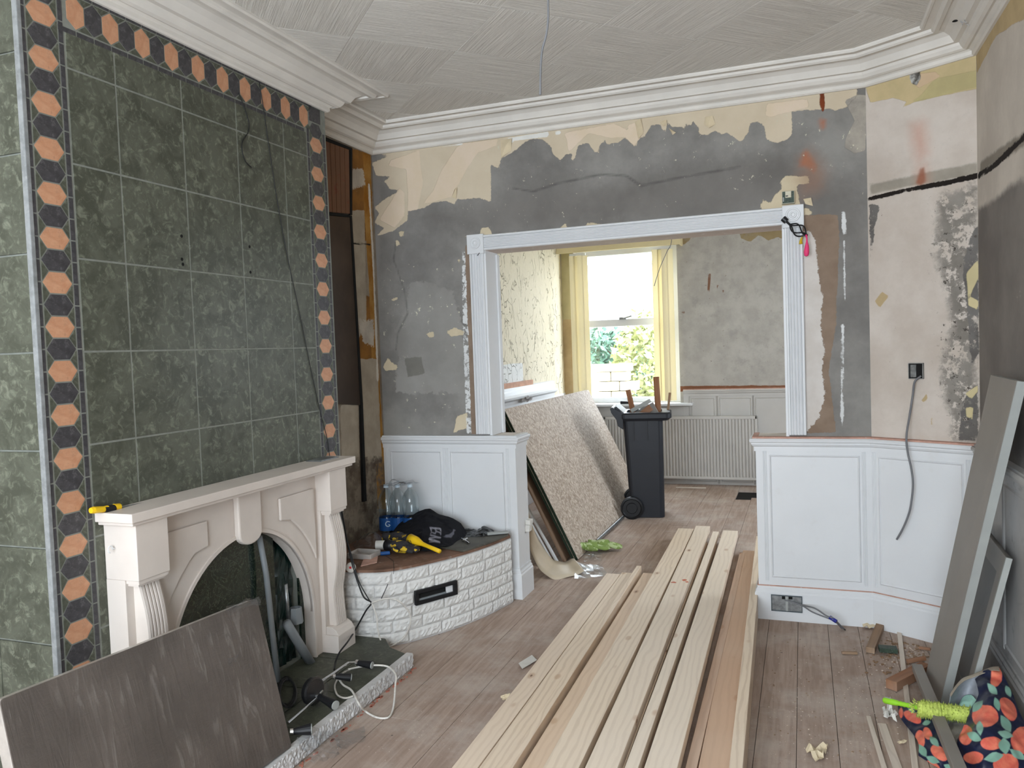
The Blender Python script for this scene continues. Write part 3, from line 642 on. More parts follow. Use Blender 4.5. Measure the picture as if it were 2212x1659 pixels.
def artex():
    n = NT('cream swirl textured plaster', .75, .25)
    v = n.mapping((1, 1, .22))
    d = n.noise(3, 3, .5, None, 0, True)
    va = n.new('ShaderNodeVectorMath'); va.operation = 'MULTIPLY_ADD'; n.put(va.inputs[0], d); va.inputs[1].default_value = (.5, .5, .5); n.put(va.inputs[2], v)
    vo = n.voro(5.5, va.outputs[0], 'DISTANCE_TO_EDGE'); vo2 = n.voro(12, va.outputs[0], 'DISTANCE_TO_EDGE')
    m = n.math('MULTIPLY', n.step(vo, .028, .0), n.step(n.noise(6, 3), .46, .58))
    m2 = n.math('MULTIPLY', n.step(vo2, .03, .0), n.step(n.noise(7, 3), .52, .62))
    m = n.math('MAXIMUM', m, m2)
    a = n.attr('L0'); base = n.mix(n.step(a, -.003, .003), S(214, 204, 180), S(218, 218, 214))
    k = n.mix(n.math('MULTIPLY', m, .4), base, S(132, 116, 94)); n.col(k)
    n.bump(n.math('ADD', n.math('MULTIPLY', m, 1.0), n.math('MULTIPLY', n.noise(20, 4), .3)), .9, .02); return n.m
MT['artex'] = artex()
La = [dict(polys=[[(1060, 795), (1078, 790), (1100, 786), (1128, 784), (1131, 850), (1060, 850)]])]
wa = painted_wall('wall_far_left', (XL+.004, YB+PTH, 0), (0, 1, 0), Y2-YB-PTH, Z2, 'artex', La, lift=lambda q: (PX(q[0], q[1], XL).y-YB-PTH, PX(q[0], q[1], XL).z), step=.03); struct(wa)
# white dado rail length with bare strip above
MT['shadew'] = simple('white paint toned for shade', S(186, 182, 176), .5, .05, 4)  # the white paint again, greyed to carry the shade under the back window
dd = sroot('trim_6')
G().sweep([(0, 1.03), (.02, 1.03), (.024, 1.06), (.05, 1.08), (.055, 1.1), (.03, 1.12), (.03, 1.15), (.022, 1.16), (.022, 1.19), (0, 1.2)], [(XL, Y2-.45), (XL, YB+PTH)]).make('dado_rail', 'white', dd)
G().box((XL, YB+PTH, 1.19), (XL+.02, 7.6, 1.24)).make('bare_batten', 'rawpale' if 'rawpale' in MT else 'rawwood', dd)
G().box((XL, YB+PTH, 0), (XL+.012, Y2, 1.03)).make('panelling', 'white', dd)
d4 = dado('trim_7', [(1.9, Y2), (-1.235, Y2)], [[(1.3, 1.9), (2.0, 2.38), (2.42, 2.75), (2.8, 3.05)]], zt=1.045, base=False, mat='shadew')
d5 = G().box((XL, Y2-.02, 0), (-1.235, Y2-.002, .88)).make('trim_8', 'shadew'); struct(d5)
# window
wn = sroot('window_2'); fy = Y2+.12
G().box((WX0-.03, Y2-.14, .875), (WX1+.14, fy, .90)).make('window_sill', 'white', wn, bevel=.004)
g = G(); g.box((WX0, fy, WZ0), (WX0+.1, fy+.07, WZ1)).box((WX1-.1, fy, WZ0), (WX1, fy+.07, WZ1)).box((WX0+.1, fy, WZ0), (WX1-.1, fy+.07, WZ0+.06)).box((WX0+.1, fy, WZ1-.07), (WX1-.1, fy+.07, WZ1))
g.make('window_frame', 'white', wn, bevel=.004)
G().box((WX0+.1, fy-.01, 1.775), (WX1-.1, fy+.06, 1.855)).make('meeting_rail', 'white', wn, bevel=.006)
g = G().tube([(-1.92, fy-.015, 1.87), (-1.88, fy-.04, 1.865), (-1.8, fy-.05, 1.885)], .009, 8).box((-1.95, fy-.03, 1.85), (-1.87, fy-.01, 1.875)); g.make('window_catch', 'steel', wn)
def glass(name, tint=(1, 1, 1, 1), f=.06, face=0, gr=.02):
    n = NT(name); t = n.t; tr = t.nodes.new('ShaderNodeBsdfTransparent'); gl = t.nodes.new('ShaderNodeBsdfGlossy'); mx = t.nodes.new('ShaderNodeMixShader')
    tr.inputs[0].default_value = tint; gl.inputs['Roughness'].default_value = gr; mx.inputs[0].default_value = f
    if face:
        lw = t.nodes.new('ShaderNodeLayerWeight'); lw.inputs[0].default_value = .35; n.put(mx.inputs[0], n.math('MULTIPLY_ADD', lw.outputs['Facing'], face, f))
    t.links.new(tr.outputs[0], mx.inputs[1]); t.links.new(gl.outputs[0], mx.inputs[2]); t.links.new(mx.outputs[0], t.nodes['Material Output'].inputs[0]); return n.m
MT['glass'] = glass('window glass')
for z0, z1 in ((WZ0+.05, 1.78), (1.85, WZ1-.06)):
    G().box((WX0+.09, fy+.03, z0), (WX1-.09, fy+.036, z1)).make('window_pane', 'glass', wn)
pel = G().box((-2.594, Y2-.17, 2.615), (-1.2, Y2-.15, 2.735)).box((-2.594, Y2-.15, 2.715), (-1.2, Y2, 2.735)).box((-1.218, Y2-.15, 2.615), (-1.2, Y2, 2.715)).make('blind_pelmet', 'cream', None, bevel=.002)
tag(pel, 'long cream boxed pelmet fixed above the back room window', 'pelmet')
def fabric():
    n = NT('yellow blind fabric', .8, .1); t = n.t; tl = t.nodes.new('ShaderNodeBsdfTranslucent'); mx = t.nodes.new('ShaderNodeMixShader')
    c = n.mix(n.noise(300, 2), S(238, 230, 202), S(230, 220, 188)); n.col(c); n.put(tl.inputs[0], c); mx.inputs[0].default_value = .35
    t.links.new(n.b.outputs[0], mx.inputs[1]); t.links.new(tl.outputs[0], mx.inputs[2]); t.links.new(mx.outputs[0], t.nodes['Material Output'].inputs[0]); return n.m
MT['fab'] = fabric()
for xa, xb, lab in ((-2.455, -2.27, 'bunch of pale yellow vertical blind slats at the left of the window'), (-1.52, -1.315, 'bunch of pale yellow vertical blind slats at the right of the window')):
    t = thing('vertical_blind', lab, 'blind', ((xa+xb)/2, Y2-.1, .93))
    G().box((xa, Y2-.115, 2.585), (xb, Y2-.085, 2.61)).make('head_rail', 'white', t)
    for i in range(4):
        x0 = xa+(xb-xa)*i/4; x1 = x0+(xb-xa)/4*1.25; y0 = Y2-.13+.03*(i % 2)
        G().hexa([(x0, y0, .93), (x1, y0+.035, .93), (x1, y0+.037, .93), (x0, y0+.002, .93), (x0, y0, 2.585), (x1, y0+.035, 2.585), (x1, y0+.037, 2.585), (x0, y0+.002, 2.585)]).make('slat', 'fab', t)
# radiator
t = thing('radiator', 'white ribbed panel radiator under the back room window', 'radiator', (-1.2, Y2-.06, .05))
rx0, rx1, rz0, rz1 = -2.12, -.462, .07, .758
P = []; npp = 48; W_ = rx1-rx0-.05
for i in range(npp):
    x = rx0+.025+W_*i/npp
    P += [(x, 0), (x+W_/npp*.18, .012), (x+W_/npp*.6, .012), (x+W_/npp*.78, 0)]
P = [(x, Y2-.095-d) for x, d in P]+[(rx1-.025, Y2-.095), (rx1-.025, Y2-.08), (rx0+.025, Y2-.08)]
G().prism([(x, y, rz0+.03) for x, y in P], (0, 0, rz1-rz0-.06)).make('ribbed_panel', 'shadew', t)
G().box((rx0, Y2-.11, rz1-.035), (rx1, Y2-.05, rz1)).box((rx0, Y2-.11, rz0), (rx1, Y2-.05, rz0+.03)).box((rx0, Y2-.11, rz0), (rx0+.025, Y2-.05, rz1)).box((rx1-.025, Y2-.11, rz0), (rx1, Y2-.05, rz1)).make('casing', 'shadew', t, bevel=.006)
G().tube([(rx1+.0, Y2-.08, .1), (rx1+.04, Y2-.08, .1), (rx1+.045, Y2-.08, .02), (rx1+.045, Y2-.08, 0)], .008).box((rx1, Y2-.1, .08), (rx1+.04, Y2-.06, .12)).make('valve', 'steel', t)
# ---- garden seen through the window
MT['stone'] = simple('pale garden stone', S(200, 190, 160), .9, .2, 6, .5, 20)
MT['leaf'] = simple('garden leaves', S(92, 124, 104), .6, .5, 3)
MT['leafy'] = simple('yellowing leaves', S(150, 154, 104), .6, .4, 3)
MT['oldw2'] = simple('bark', S(90, 76, 64))
MT['grass'] = simple('paving and grass', S(150, 150, 130), .9, .2, 2)
w = G().box((-14, Y2+.3, -.35), (12, 40, -.3)).make('ground', 'grass'); struct(w)
gw = thing('garden_pier', 'pale stone garden wall pier outside the window', 'wall', (-3, 12.5, -.3))
ga = PY(1308, 800, 12.5); gb = PY(1352, 800, 12.5)
for r in range(9):
    z = -.3+r*.16; off = .14*(r % 2)
    xs = [ga.x-.2]+[ga.x-.2+off+.28*q for q in range(1, 3)]+[gb.x]
    for a, b in zip(xs[:-1], xs[1:]):
        if b-a > .04: G().box((a+.006, 12.5, z+.006), (b-.006, 12.8, z+.154)).make('stone_block', 'stone', gw, bevel=.015)
G().box((ga.x-.3, 12.45, 1.14), (gb.x+.05, 12.85, 1.26)).make('coping_stone', 'stone', gw, bevel=.03)
def bush(name, lab, c, R, n, mat, k):
    rs = np.random.RandomState(k); g = G()
    for _ in range(n):
        v = rs.normal(size=3); v /= np.linalg.norm(v); q = Vector(c)+Vector((v[0]*R[0], v[1]*R[1], v[2]*R[2]))*rs.uniform(.55, 1.05)
        a = Vector(rs.normal(size=3)).normalized(); b = a.orthogonal().normalized(); s = rs.uniform(.05, .1)
        g.add([q-a*s, q+b*s*.5, q+a*s, q-b*s*.5], [(0, 1, 2, 3)])
    o = tag(g.make(name, mat), lab, 'bush'); return o
def gat(x, y, Y): return PY(x, y, Y)
bush('ivy_bush', 'yellow green climbing bush right of the garden pier', gat(1388, 800, 13.7), (.55, .5, 1.05), 1500, 'leafy', 1)
bush('ivy_bush', 'dark leafy bush low beside the garden pier', gat(1402, 850, 14.8), (.6, .5, .95), 1200, 'leaf', 2)
bush('conifer_hedge', 'blue green hedge showing above the stone pier', gat(1318, 752, 16), (.95, .5, .42), 1600, 'leaf', 3)
g = G().tube([gat(1318, 752, 16), Vector((gat(1318, 752, 16).x, 16, -.3))], .06); g.make('hedge_trunk', 'oldw2', bpy.data.objects['conifer_hedge'])
hs = thing('house_roof', 'faint distant roof line behind the hedge', 'house', gat(1350, 575, 30))
a = gat(1300, 578, 30); b = gat(1392, 572, 30)
G().prism([(a.x-3, 30, a.z-7), (b.x+3, 30, a.z-7), (b.x+3, 30, a.z), (a.x-3, 30, a.z)], (0, 4, 0)).make('rendered_wall', 'whiteC', hs)
G().prism([(a.x-3, 29.9, a.z-.02), (b.x+3, 29.9, a.z-.02), (b.x+3, 29.9, a.z+.12), (a.x-3, 29.9, a.z+.12)], (0, 4, 0)).make('gutter', 'greyc', hs)
# ================================================================== MANTEL AND HEARTH
HT = .07
def MX(u): return u
mt = thing('mantelpiece', 'cream painted timber mantelpiece with arched opening against the green tiles', 'fireplace', (-2.26, 2.79, HT))
XF = -2.285; XP = -2.20; Y0m, Y1m = 2.10, 3.452; pw = .148
g = G().box((-2.349, Y0m-.035, .998), (-2.178, Y1m+.065, 1.032)); g.make('mantel_shelf', 'mantel', mt, bevel=.003)
G().box((-2.349, Y0m-.022, .985), (-2.19, Y1m+.052, .998)).make('shelf_moulding', 'mantel', mt, bevel=.003)
# frieze board with the arch cut
cyA, rA, zA, hA = 2.768, .467, .30, .49
N = 40; arcp = [(cyA-rA*math.cos(PI*i/N), zA+hA*math.sin(PI*i/N)) for i in range(N+1)]
outl = [(Y0m+.01, HT), (Y0m+.01, .985), (Y1m-.01, .985), (Y1m-.01, HT), (cyA+rA, HT)]+arcp[::-1]+[(cyA-rA, HT)]
V = []; F = []; top = [(cyA-rA, HT)]+arcp+[(cyA+rA, HT)]
def strip(name, inner, outer, x0, x1, mat, parent, **k):
    V = []; F = []; n = len(inner)
    for (a, b) in zip(inner, outer):
        V += [(x0, a[0], a[1]), (x1, a[0], a[1]), (x1, b[0], b[1]), (x0, b[0], b[1])]
    for i in range(n-1):
        for j in range(4): F.append((4*i+j, 4*i+(j+1) % 4, 4*i+4+(j+1) % 4, 4*i+4+j))
    F += [(0, 1, 2, 3), (4*n-1, 4*n-2, 4*n-3, 4*n-4)]
    return mk(name, V, F, mat, parent, **k)
outer = [(Y0m+.01, HT)]+[(max(Y0m+.01, min(Y1m-.01, cyA+(a-cyA)*1.9)) if b < zA+hA*.55 else cyA+(a-cyA)*1.15, .985 if b >= zA+hA*.55 else .07+(b-.07)/(zA+hA*.55-.07)*.9) for a, b in arcp]+[(Y1m-.01, HT)]
# simple robust build: vertical slices between arch and top
V = []; F = []
ys_ = [Y0m+.01, cyA-rA-.0001]+[a for a, b in arcp]+[cyA+rA+.0001, Y1m-.01]
zs_ = [HT, HT]+[b for a, b in arcp]+[HT, HT]
for a, b in zip(ys_, zs_): V += [(-2.349, a, b), (XF, a, b), (XF, a, .985), (-2.349, a, .985)]
for i in range(len(ys_)-1):
    for j in range(4): F.append((4*i+j, 4*i+(j+1) % 4, 4*i+4+(j+1) % 4, 4*i+4+j))
m_ = len(ys_); F += [(0, 3, 2, 1), (4*m_-4, 4*m_-3, 4*m_-2, 4*m_-1)]
mk('arched_frieze', V, F, 'mantel', mt)
bead_i = [(cyA-rA, HT)]+arcp+[(cyA+rA, HT)]; bead_o = [(cyA-rA-.014, HT)]+[(cyA+(a-cyA)*(1+.014/rA), zA+(b-zA)*(1+.016/hA)) for a, b in arcp]+[(cyA+rA+.014, HT)]
strip('arch_bead', bead_i, bead_o, XF-.012, XF+.008, 'mantel', mt)
# keystone
kp = [(2.700, .985), (2.700, .80)]+[(2.775-.075*math.cos(PI*i/12), .80-.05*math.sin(PI*i/12)) for i in range(1, 12)]+[(2.85, .80), (2.85, .985)]
G().prism([(XF, a, b) for a, b in kp], (.03, 0, 0)).make('keystone', 'mantel', mt, bevel=.007)
# raised spandrel panels
def arcpt(t, k=1.0): return (cyA-rA*k*math.cos(t), zA+hA*k*math.sin(t))
lp = [(2.268, .935), (2.268, .60)]
spL = [(2.262, .925), (2.262, .50)]+[arcpt(t, 1.17) for t in np.linspace(.42, 1.02, 9)]+[(2.585, .80), (2.585, .925)]
spL = [(2.262, .90), (2.262, .585)]+[(2.30, .60)]+[]
def sp(mir):
    A = [(cyA-(cyA-2.262), .905)]
    pts = [(-.506, .905), (-.506, .55)]
    for t in np.linspace(.50, .98, 8): a = -rA*1.2*math.cos(t); b = zA+hA*1.2*math.sin(t); pts.append((max(a, -.506), b))
    pts += [(-.235, .80), (-.235, .905)]
    return [(cyA+(a if not mir else -a), b) for a, b in pts]
for mir in (0, 1):
    q = sp(mir)
    G().prism([(XF, a, b) for a, b in q], (.014, 0, 0)).make('spandrel_panel', 'mantel', mt, bevel=.006)
# pilasters
for s, ya in ((0, Y0m), (1, Y1m-pw)):
    yb2 = ya+pw
    G().box((-2.349, ya, .785), (XP, yb2, .985)).make('corbel_box', 'mantel', mt, bevel=.002)
    G().box((-2.349, ya+.005, .772), (XP-.004, yb2-.005, .785)).box((-2.349, ya+.012, .762), (XP-.014, yb2-.012, .772)).make('corbel_moulding', 'mantel', mt)
    G().box((-2.349, ya, HT), (-2.262, yb2, .785)).make('pilaster_back', 'mantel', mt)
    # bowed fluted front (S-curved)
    zz = np.linspace(.20, .765, 26); fr = []
    for z in zz:
        t = (z-.2)/.565; x = -2.235+.032*math.sin(PI*min(1, max(0, (t-.35)/.65))**.9)*(1 if t > .35 else 0)-.006+.012*math.cos(PI*t*1.0)*0
        x = -2.240+.034*math.sin(PI*(max(t-.30, 0)/.70)) + .018*(1-t)**3
        fr.append(x)
    yA, yB_ = ya+.035, yb2-.018; nf = 5; V = []; F = []
    pr = [(yA, -.03), (yA, 0), (yA+.008, .003)]
    for i in range(nf):
        c0 = yA+.008+(yB_-yA-.016)*i/nf; c1 = yA+.008+(yB_-yA-.016)*(i+1)/nf
        pr += [(c0+.0015, -.006), ((c0+c1)/2-.004, .003), ((c0+c1)/2+.004, .003), (c1-.0015, -.006)]
    pr += [(yB_-.008, .003), (yB_, 0), (yB_, -.03)]; mp = len(pr)
    for z, x in zip(zz, fr):
        for (y, d) in pr: V.append((max(x+d, -2.264) if d > -.02 else -2.264, y, z))
    for i in range(len(zz)-1):
        for j in range(mp): F.append((i*mp+j, i*mp+(j+1) % mp, (i+1)*mp+(j+1) % mp, (i+1)*mp+j))
    F += [tuple(range(mp))[::-1], tuple(range((len(zz)-1)*mp, len(zz)*mp))]
    mk('fluted_front', V, F, 'mantel', mt)
    G().box((-2.349, ya-.002, HT), (-2.19, yb2+.004, .16)).make('plinth_foot', 'mantel', mt, bevel=.002)
    g = G(); g.prism([(-2.262, ya+.002, .16), (-2.19, ya+.002, .16), (-2.205, ya+.002, .185), (-2.23, ya+.002, .2), (-2.262, ya+.002, .2)], (0, pw-.002, 0)); g.make('foot_moulding', 'mantel', mt, bevel=.002)
# dark green marble panel and the junk in the opening
def marble():
    n = NT('dark green veined marble', .15, .5); v = n.voro(9, n.mapping((1, 1, .5)), 'DISTANCE_TO_EDGE')
    nn = n.noise(14, 6, .7, None, 2.2)
    k = n.mix(n.step(n.math('ABSOLUTE', n.math('SUBTRACT', nn, .5)), .012, .0), S(22, 34, 28), S(104, 112, 88))
    k = n.mix(n.math('MULTIPLY', n.step(n.noise(6, 4), .4, .7), .6), k, S(40, 52, 44)); n.col(k); return n.m
MT['marble'] = marble()
mp_ = mt
G().box((-2.3485, 2.29, HT), (-2.336, 3.02, .84)).box((-2.3485, 3.205, HT), (-2.336, 3.26, .84)).box((-2.3485, 3.02, .76), (-2.336, 3.205, .84)).make('marble_panel', 'marble', mp_)['label'] = 'dark green marble panel'
MT['pipeg'] = simple('grey plastic pipe', S(120, 124, 126), .45, .1, 5)
MT['teal'] = simple('crumpled dark teal foil', S(12, 38, 34), .3, .5, 20, .8, 30, spec=.6)
def tub(name, P, r, mat, lab, cat, seg=12, group=None): return tag(G().tube(P, r, seg).make(name, mat, None, smooth=True), lab, cat, group)
tub('plastic_pipe', [PX(560, 1158, -2.31), PX(575, 1240, -2.30), PX(590, 1380, -2.285)+Vector((0, 0, 0)), (-2.27, PX(598, 1420, -2.27).y, HT+.01)], .013, 'pipeg', 'grey plastic pipe standing in the fireplace arch behind the wrapped board', 'pipe')
tub('metal_tube', [PX(617, 1262, -2.31), PX(624, 1350, -2.31)], .009, 'steel', 'short grey metal tube upright inside the fireplace', 'pipe')
tub('cardboard_tube', [PX(618, 1345, -2.29), PX(676, 1448, -2.27)+Vector((0, 0, .02))], .022, 'pipeg', 'grey tube lying aslant at the bottom of the fireplace', 'tube')
o = G().lathe([(0, 0), (.035, .0), (.03, .07), (.026, .075)], PX(640, 1345, -2.30), 7).make('crushed_cup', 'pipeg'); tag(o, 'crushed grey plastic cup on the rubble in the fireplace', 'cup')
# foil lining in the firebox
rs = np.random.RandomState(4); V = []; F = []; n1, n2 = 10, 16
for i in range(n1):
    for j in range(n2): V.append((-2.37+rs.uniform(-.02, .0), HOL[0]+.03+(HOL[1]-HOL[0]-.04)*i/(n1-1), HT+.66*j/(n2-1)))
for i in range(n1-1):
    for j in range(n2-1): F.append((i*n2+j, (i+1)*n2+j, (i+1)*n2+j+1, i*n2+j+1))
tag(mk('foil_sheet', V, F, 'teal'), 'crumpled dark teal foil stuffed in the fireplace hole', 'foil')
# hearth
he = thing('hearth', 'low raised hearth of green tiles with a white stone edge', 'hearth', (-2.1, 2.6, 0))
hp = [(-1.835, 1.4), (-1.835, 3.40), (-1.985, 3.475), (-2.06, 3.56), (-2.349, 3.56), (-2.349, 1.4)]
MT['hstone'] = simple('white painted rough stone', S(196, 194, 192), .7, .08, 10, .9, 35, dirt=(S(120, 112, 104), .5))
MT['hearthg'] = tile_mat('green hearth tile', S(58, 60, 50), S(74, 76, 64), S(104, 104, 92), .5, 9)
G().prism([(x if x > -2.3 else x, y, .0) for x, y in [(-1.85, 1.4), (-1.85, 3.395), (-1.99, 3.46), (-2.07, 3.555), (-2.349, 3.555), (-2.349, 1.4)]], (0, 0, .060)).make('hearth_base', 'grout', he)
for a, b in ((1.4, 1.9), (1.905, 2.24), (2.245, 2.575), (2.58, 2.91), (2.915, 3.245)):
    G().box((-2.345, a, .058), (-2.065, b, HT-.0005)).make('hearth_tile', 'hearthg', he, bevel=.001); G().box((-2.06, a, .058), (-1.868, b, HT-.0005)).make('hearth_tile', 'hearthg', he, bevel=.001)
G().prism([(-1.868, 3.25, .058), (-1.868, 3.395, .058), (-1.99, 3.452, .058), (-2.07, 3.552, .058), (-2.345, 3.552, .058), (-2.345, 3.25, .058)][::-1], (0, 0, HT-.0585)).make('hearth_tile', 'hearthg', he, bevel=.001)
def rough_strip(name, A, B, h0, h1, th, mat, parent, nrm, nl=90, nh=7, amp=.006, seed=1):
    rs = np.random.RandomState(seed); A = Vector(A); B = Vector(B); nrm = Vector(nrm); V = []; F = []
    for i in range(nl+1):
        for j in range(nh+1):
            e_ = 0 if j in (0,) else 1
            V.append(A+(B-A)*(i/nl)+Vector((0, 0, h0+(h1-h0)*j/nh))+nrm*(th-amp+amp*rs.uniform(0, 1.6)*e_))
    nb = len(V)
    for i in range(nl+1): V.append(A+(B-A)*(i/nl)+Vector((0, 0, h1))); V.append(A+(B-A)*(i/nl)+Vector((0, 0, h0)))
    for i in range(nl):
        for j in range(nh): k = i*(nh+1)+j; F.append((k, k+nh+1, k+nh+2, k+1))
        F.append((i*(nh+1)+nh, (i+1)*(nh+1)+nh, nb+2*(i+1), nb+2*i))
    F.append(tuple(range(nh+1))+(nb, nb+1)); F.append(tuple(range(nl*(nh+1), (nl+1)*(nh+1)))[::-1]+(nb+2*nl+1, nb+2*nl))
    return mk(name, V, F, mat, parent)
for a, b, s in ((1.4, 2.0, 1), (2.004, 2.6, 2), (2.604, 3.1, 3), (3.104, 3.405, 4)):
    rough_strip('stone_edging', (-1.868, a, 0), (-1.868, b, 0), 0, HT+.002, .036, 'hstone', he, (1, 0, 0), nl=int((b-a)*130), seed=s)
MT['pinkpaper'] = simple('pink underlay remains', S(176, 110, 92), .85, .3, 30)
# ================================================================== BRICK-CLAD BENCH in the alcove
bx = thing('brick_bench', 'low white brick-clad bench filling the alcove beside the fireplace', 'bench', (-2.2, 4.1, 0))
bp = [(-2.345, 3.572), (-2.263, 3.568), (-2.18, 3.582), (-2.099, 3.612), (-2.025, 3.68), (-1.958, 3.777), (-1.88, 3.91), (-1.814, 4.051), (-1.75, 4.24), (-1.70, 4.47)]
bs = [Vector((q.x, q.y, 0)) for q in spline([(a, b, 0) for a, b in bp], 8)]
cum = [0]
for a, b in zip(bs[:-1], bs[1:]): cum.append(cum[-1]+(b-a).length)
def along(s):
    for i in range(len(cum)-1):
        if s <= cum[i+1] or i == len(cum)-2:
            t = (s-cum[i])/(cum[i+1]-cum[i]); d = (bs[i+1]-bs[i]).normalized(); return bs[i]+(bs[i+1]-bs[i])*t, Vector((d.y, -d.x, 0))
BH = .405
inner = [along(s)[0]-along(s)[1]*.0005 for s in np.linspace(0, cum[-1], 30)]
VA, VB = PY(900, 1275, along(.62)[0].y), None
G().prism([v for v in inner]+[Vector((-1.73, 4.50, 0)), Vector((-2.585, 4.50, 0)), Vector((-2.585, 3.66, 0))], (0, 0, BH-.004)).make('bench_core', 'hstone', bx)
MT['brickw'] = simple('white painted brick cladding', S(206, 204, 200), .6, .05, 12, .35, 60, dirt=(S(160, 152, 144), .3))
rs = np.random.RandomState(11)
vent_s = (.415, .69); vent_z = (.197, .277)
row = 0; z = .006; bh = .0655
while z < BH-.02:
    s = -.10*(row % 2); zt_ = min(z+bh-.003, BH-.004)
    while s < cum[-1]:
        s1 = s+rs.uniform(.17, .23)
        a, b = max(s, 0)+.0015, min(s1, cum[-1])-.0015
        segs = [(a, b)]
        if zt_ > vent_z[0]+.01 and z < vent_z[1]-.01: segs = [q for q in ((a, min(b, vent_s[0])), (max(a, vent_s[1]), b)) if q[1]-q[0] > .01]
        for a, b in segs:
            if b-a < .012: continue
            nl = max(3, int((b-a)/.012)); nh = 5; V = []; F = []
            for i in range(nl+1):
                c, nn = along(a+(b-a)*i/nl)
                for j in range(nh+1):
                    edge = i in (0, nl) or j in (0, nh)
                    V.append(c+nn*(.003 if edge else rs.uniform(.007, .015)) + Vector((0, 0, z+(zt_-z)*j/nh)))
            nb = len(V)
            for i in (0, nl):
                c, nn = along(a+(b-a)*i/nl)
                for j in (0, nh): V.append(c-nn*.018+Vector((0, 0, z+(zt_-z)*j/nh)))
            for i in range(nl):
                for j in range(nh): k = i*(nh+1)+j; F.append((k, k+nh+1, k+nh+2, k+1))
            F.append(tuple(i*(nh+1)+nh for i in range(nl+1))+(nb+3, nb+1)); F.append(tuple(i*(nh+1) for i in range(nl, -1, -1))+(nb, nb+2))
            mk('brick', V, F, 'brickw', bx)
        s = s1
    z += bh; row += 1
# top board and tiles
def offs(d): return [along(s)[0]+along(s)[1]*d for s in np.linspace(0.02, cum[-1]-.02, 26)]
tail = [Vector((-1.72, 4.495, 0)), Vector((-2.58, 4.495, 0)), Vector((-2.58, 3.665, 0))]
MT['topwood'] = simple('dirty brown board', S(112, 84, 68), .8, .35, 8, .2, 50, dirt=(S(160, 150, 140), .5))
G().prism([v+Vector((0, 0, BH)) for v in offs(.012)+tail], (0, 0, .014)).make('top_board', 'topwood', bx)
MT['slate'] = simple('grey green slate tile', S(84, 82, 74), .6, .25, 9, .15, 60, dirt=(S(130, 124, 114), .3))
for a, b in ((( -1.74, 4.49), (-2.02, 4.49)), ):
    pts = [along(s)[0]+along(s)[1]*.004 for s in np.linspace(cum[-1]-.03, cum[-1]-.46, 12)]
    G().prism([v+Vector((0, 0, BH+.014)) for v in pts]+[Vector((-2.05, 4.1, BH+.014)), Vector((-2.10, 4.49, BH+.014)), Vector((-1.725, 4.49, BH+.014))], (0, 0, .010)).make('slate_tile', 'slate', bx)
G().box((-2.42, 4.12, BH+.014), (-2.105, 4.49, BH+.022)).make('slate_tile', 'slate', bx)
# vent frame
c0, n0 = along(vent_s[0]); c1, n1_ = along(vent_s[1]); d = (c1-c0).normalized(); nn = Vector((d.y, -d.x, 0))
def vp(s, z, o): return c0+d*s+Vector((0, 0, z))+nn*o
L_ = (c1-c0).length; vt = thing('air_vent', 'black rectangular vent frame set in the white bricks', 'vent', tuple(c0+Vector((0, 0, vent_z[0]))))
def vbox(s0, s1, z0, z1, o0, o1): return [vp(s0, z0, o0), vp(s1, z0, o0), vp(s1, z0, o1), vp(s0, z0, o1), vp(s0, z1, o0), vp(s1, z1, o0), vp(s1, z1, o1), vp(s0, z1, o1)]
g = G(); z0, z1 = vent_z; fw = .02
for q in ((0, L_, z0, z0+fw), (0, L_, z1-fw, z1), (0, fw, z0+fw, z1-fw), (L_-fw*1.2, L_, z0+fw, z1-fw)): g.hexa(vbox(*q, .004, .024))
g.make('vent_frame', 'black', vt, bevel=.002)
g = G().hexa(vbox(fw, L_-fw, z0+fw, z1-fw, .003, .006)); g.make('dark_recess', 'dark', vt)
G().hexa(vbox(L_-fw*1.2-.045, L_-fw*1.2, z0+fw, z1-fw, .006, .009)).make('paper_patch', 'white', vt)
G().hexa(vbox(.02, L_-.07, z0+fw, z0+fw+.01, .006, .012)).make('vent_flap', 'pipeg', vt)
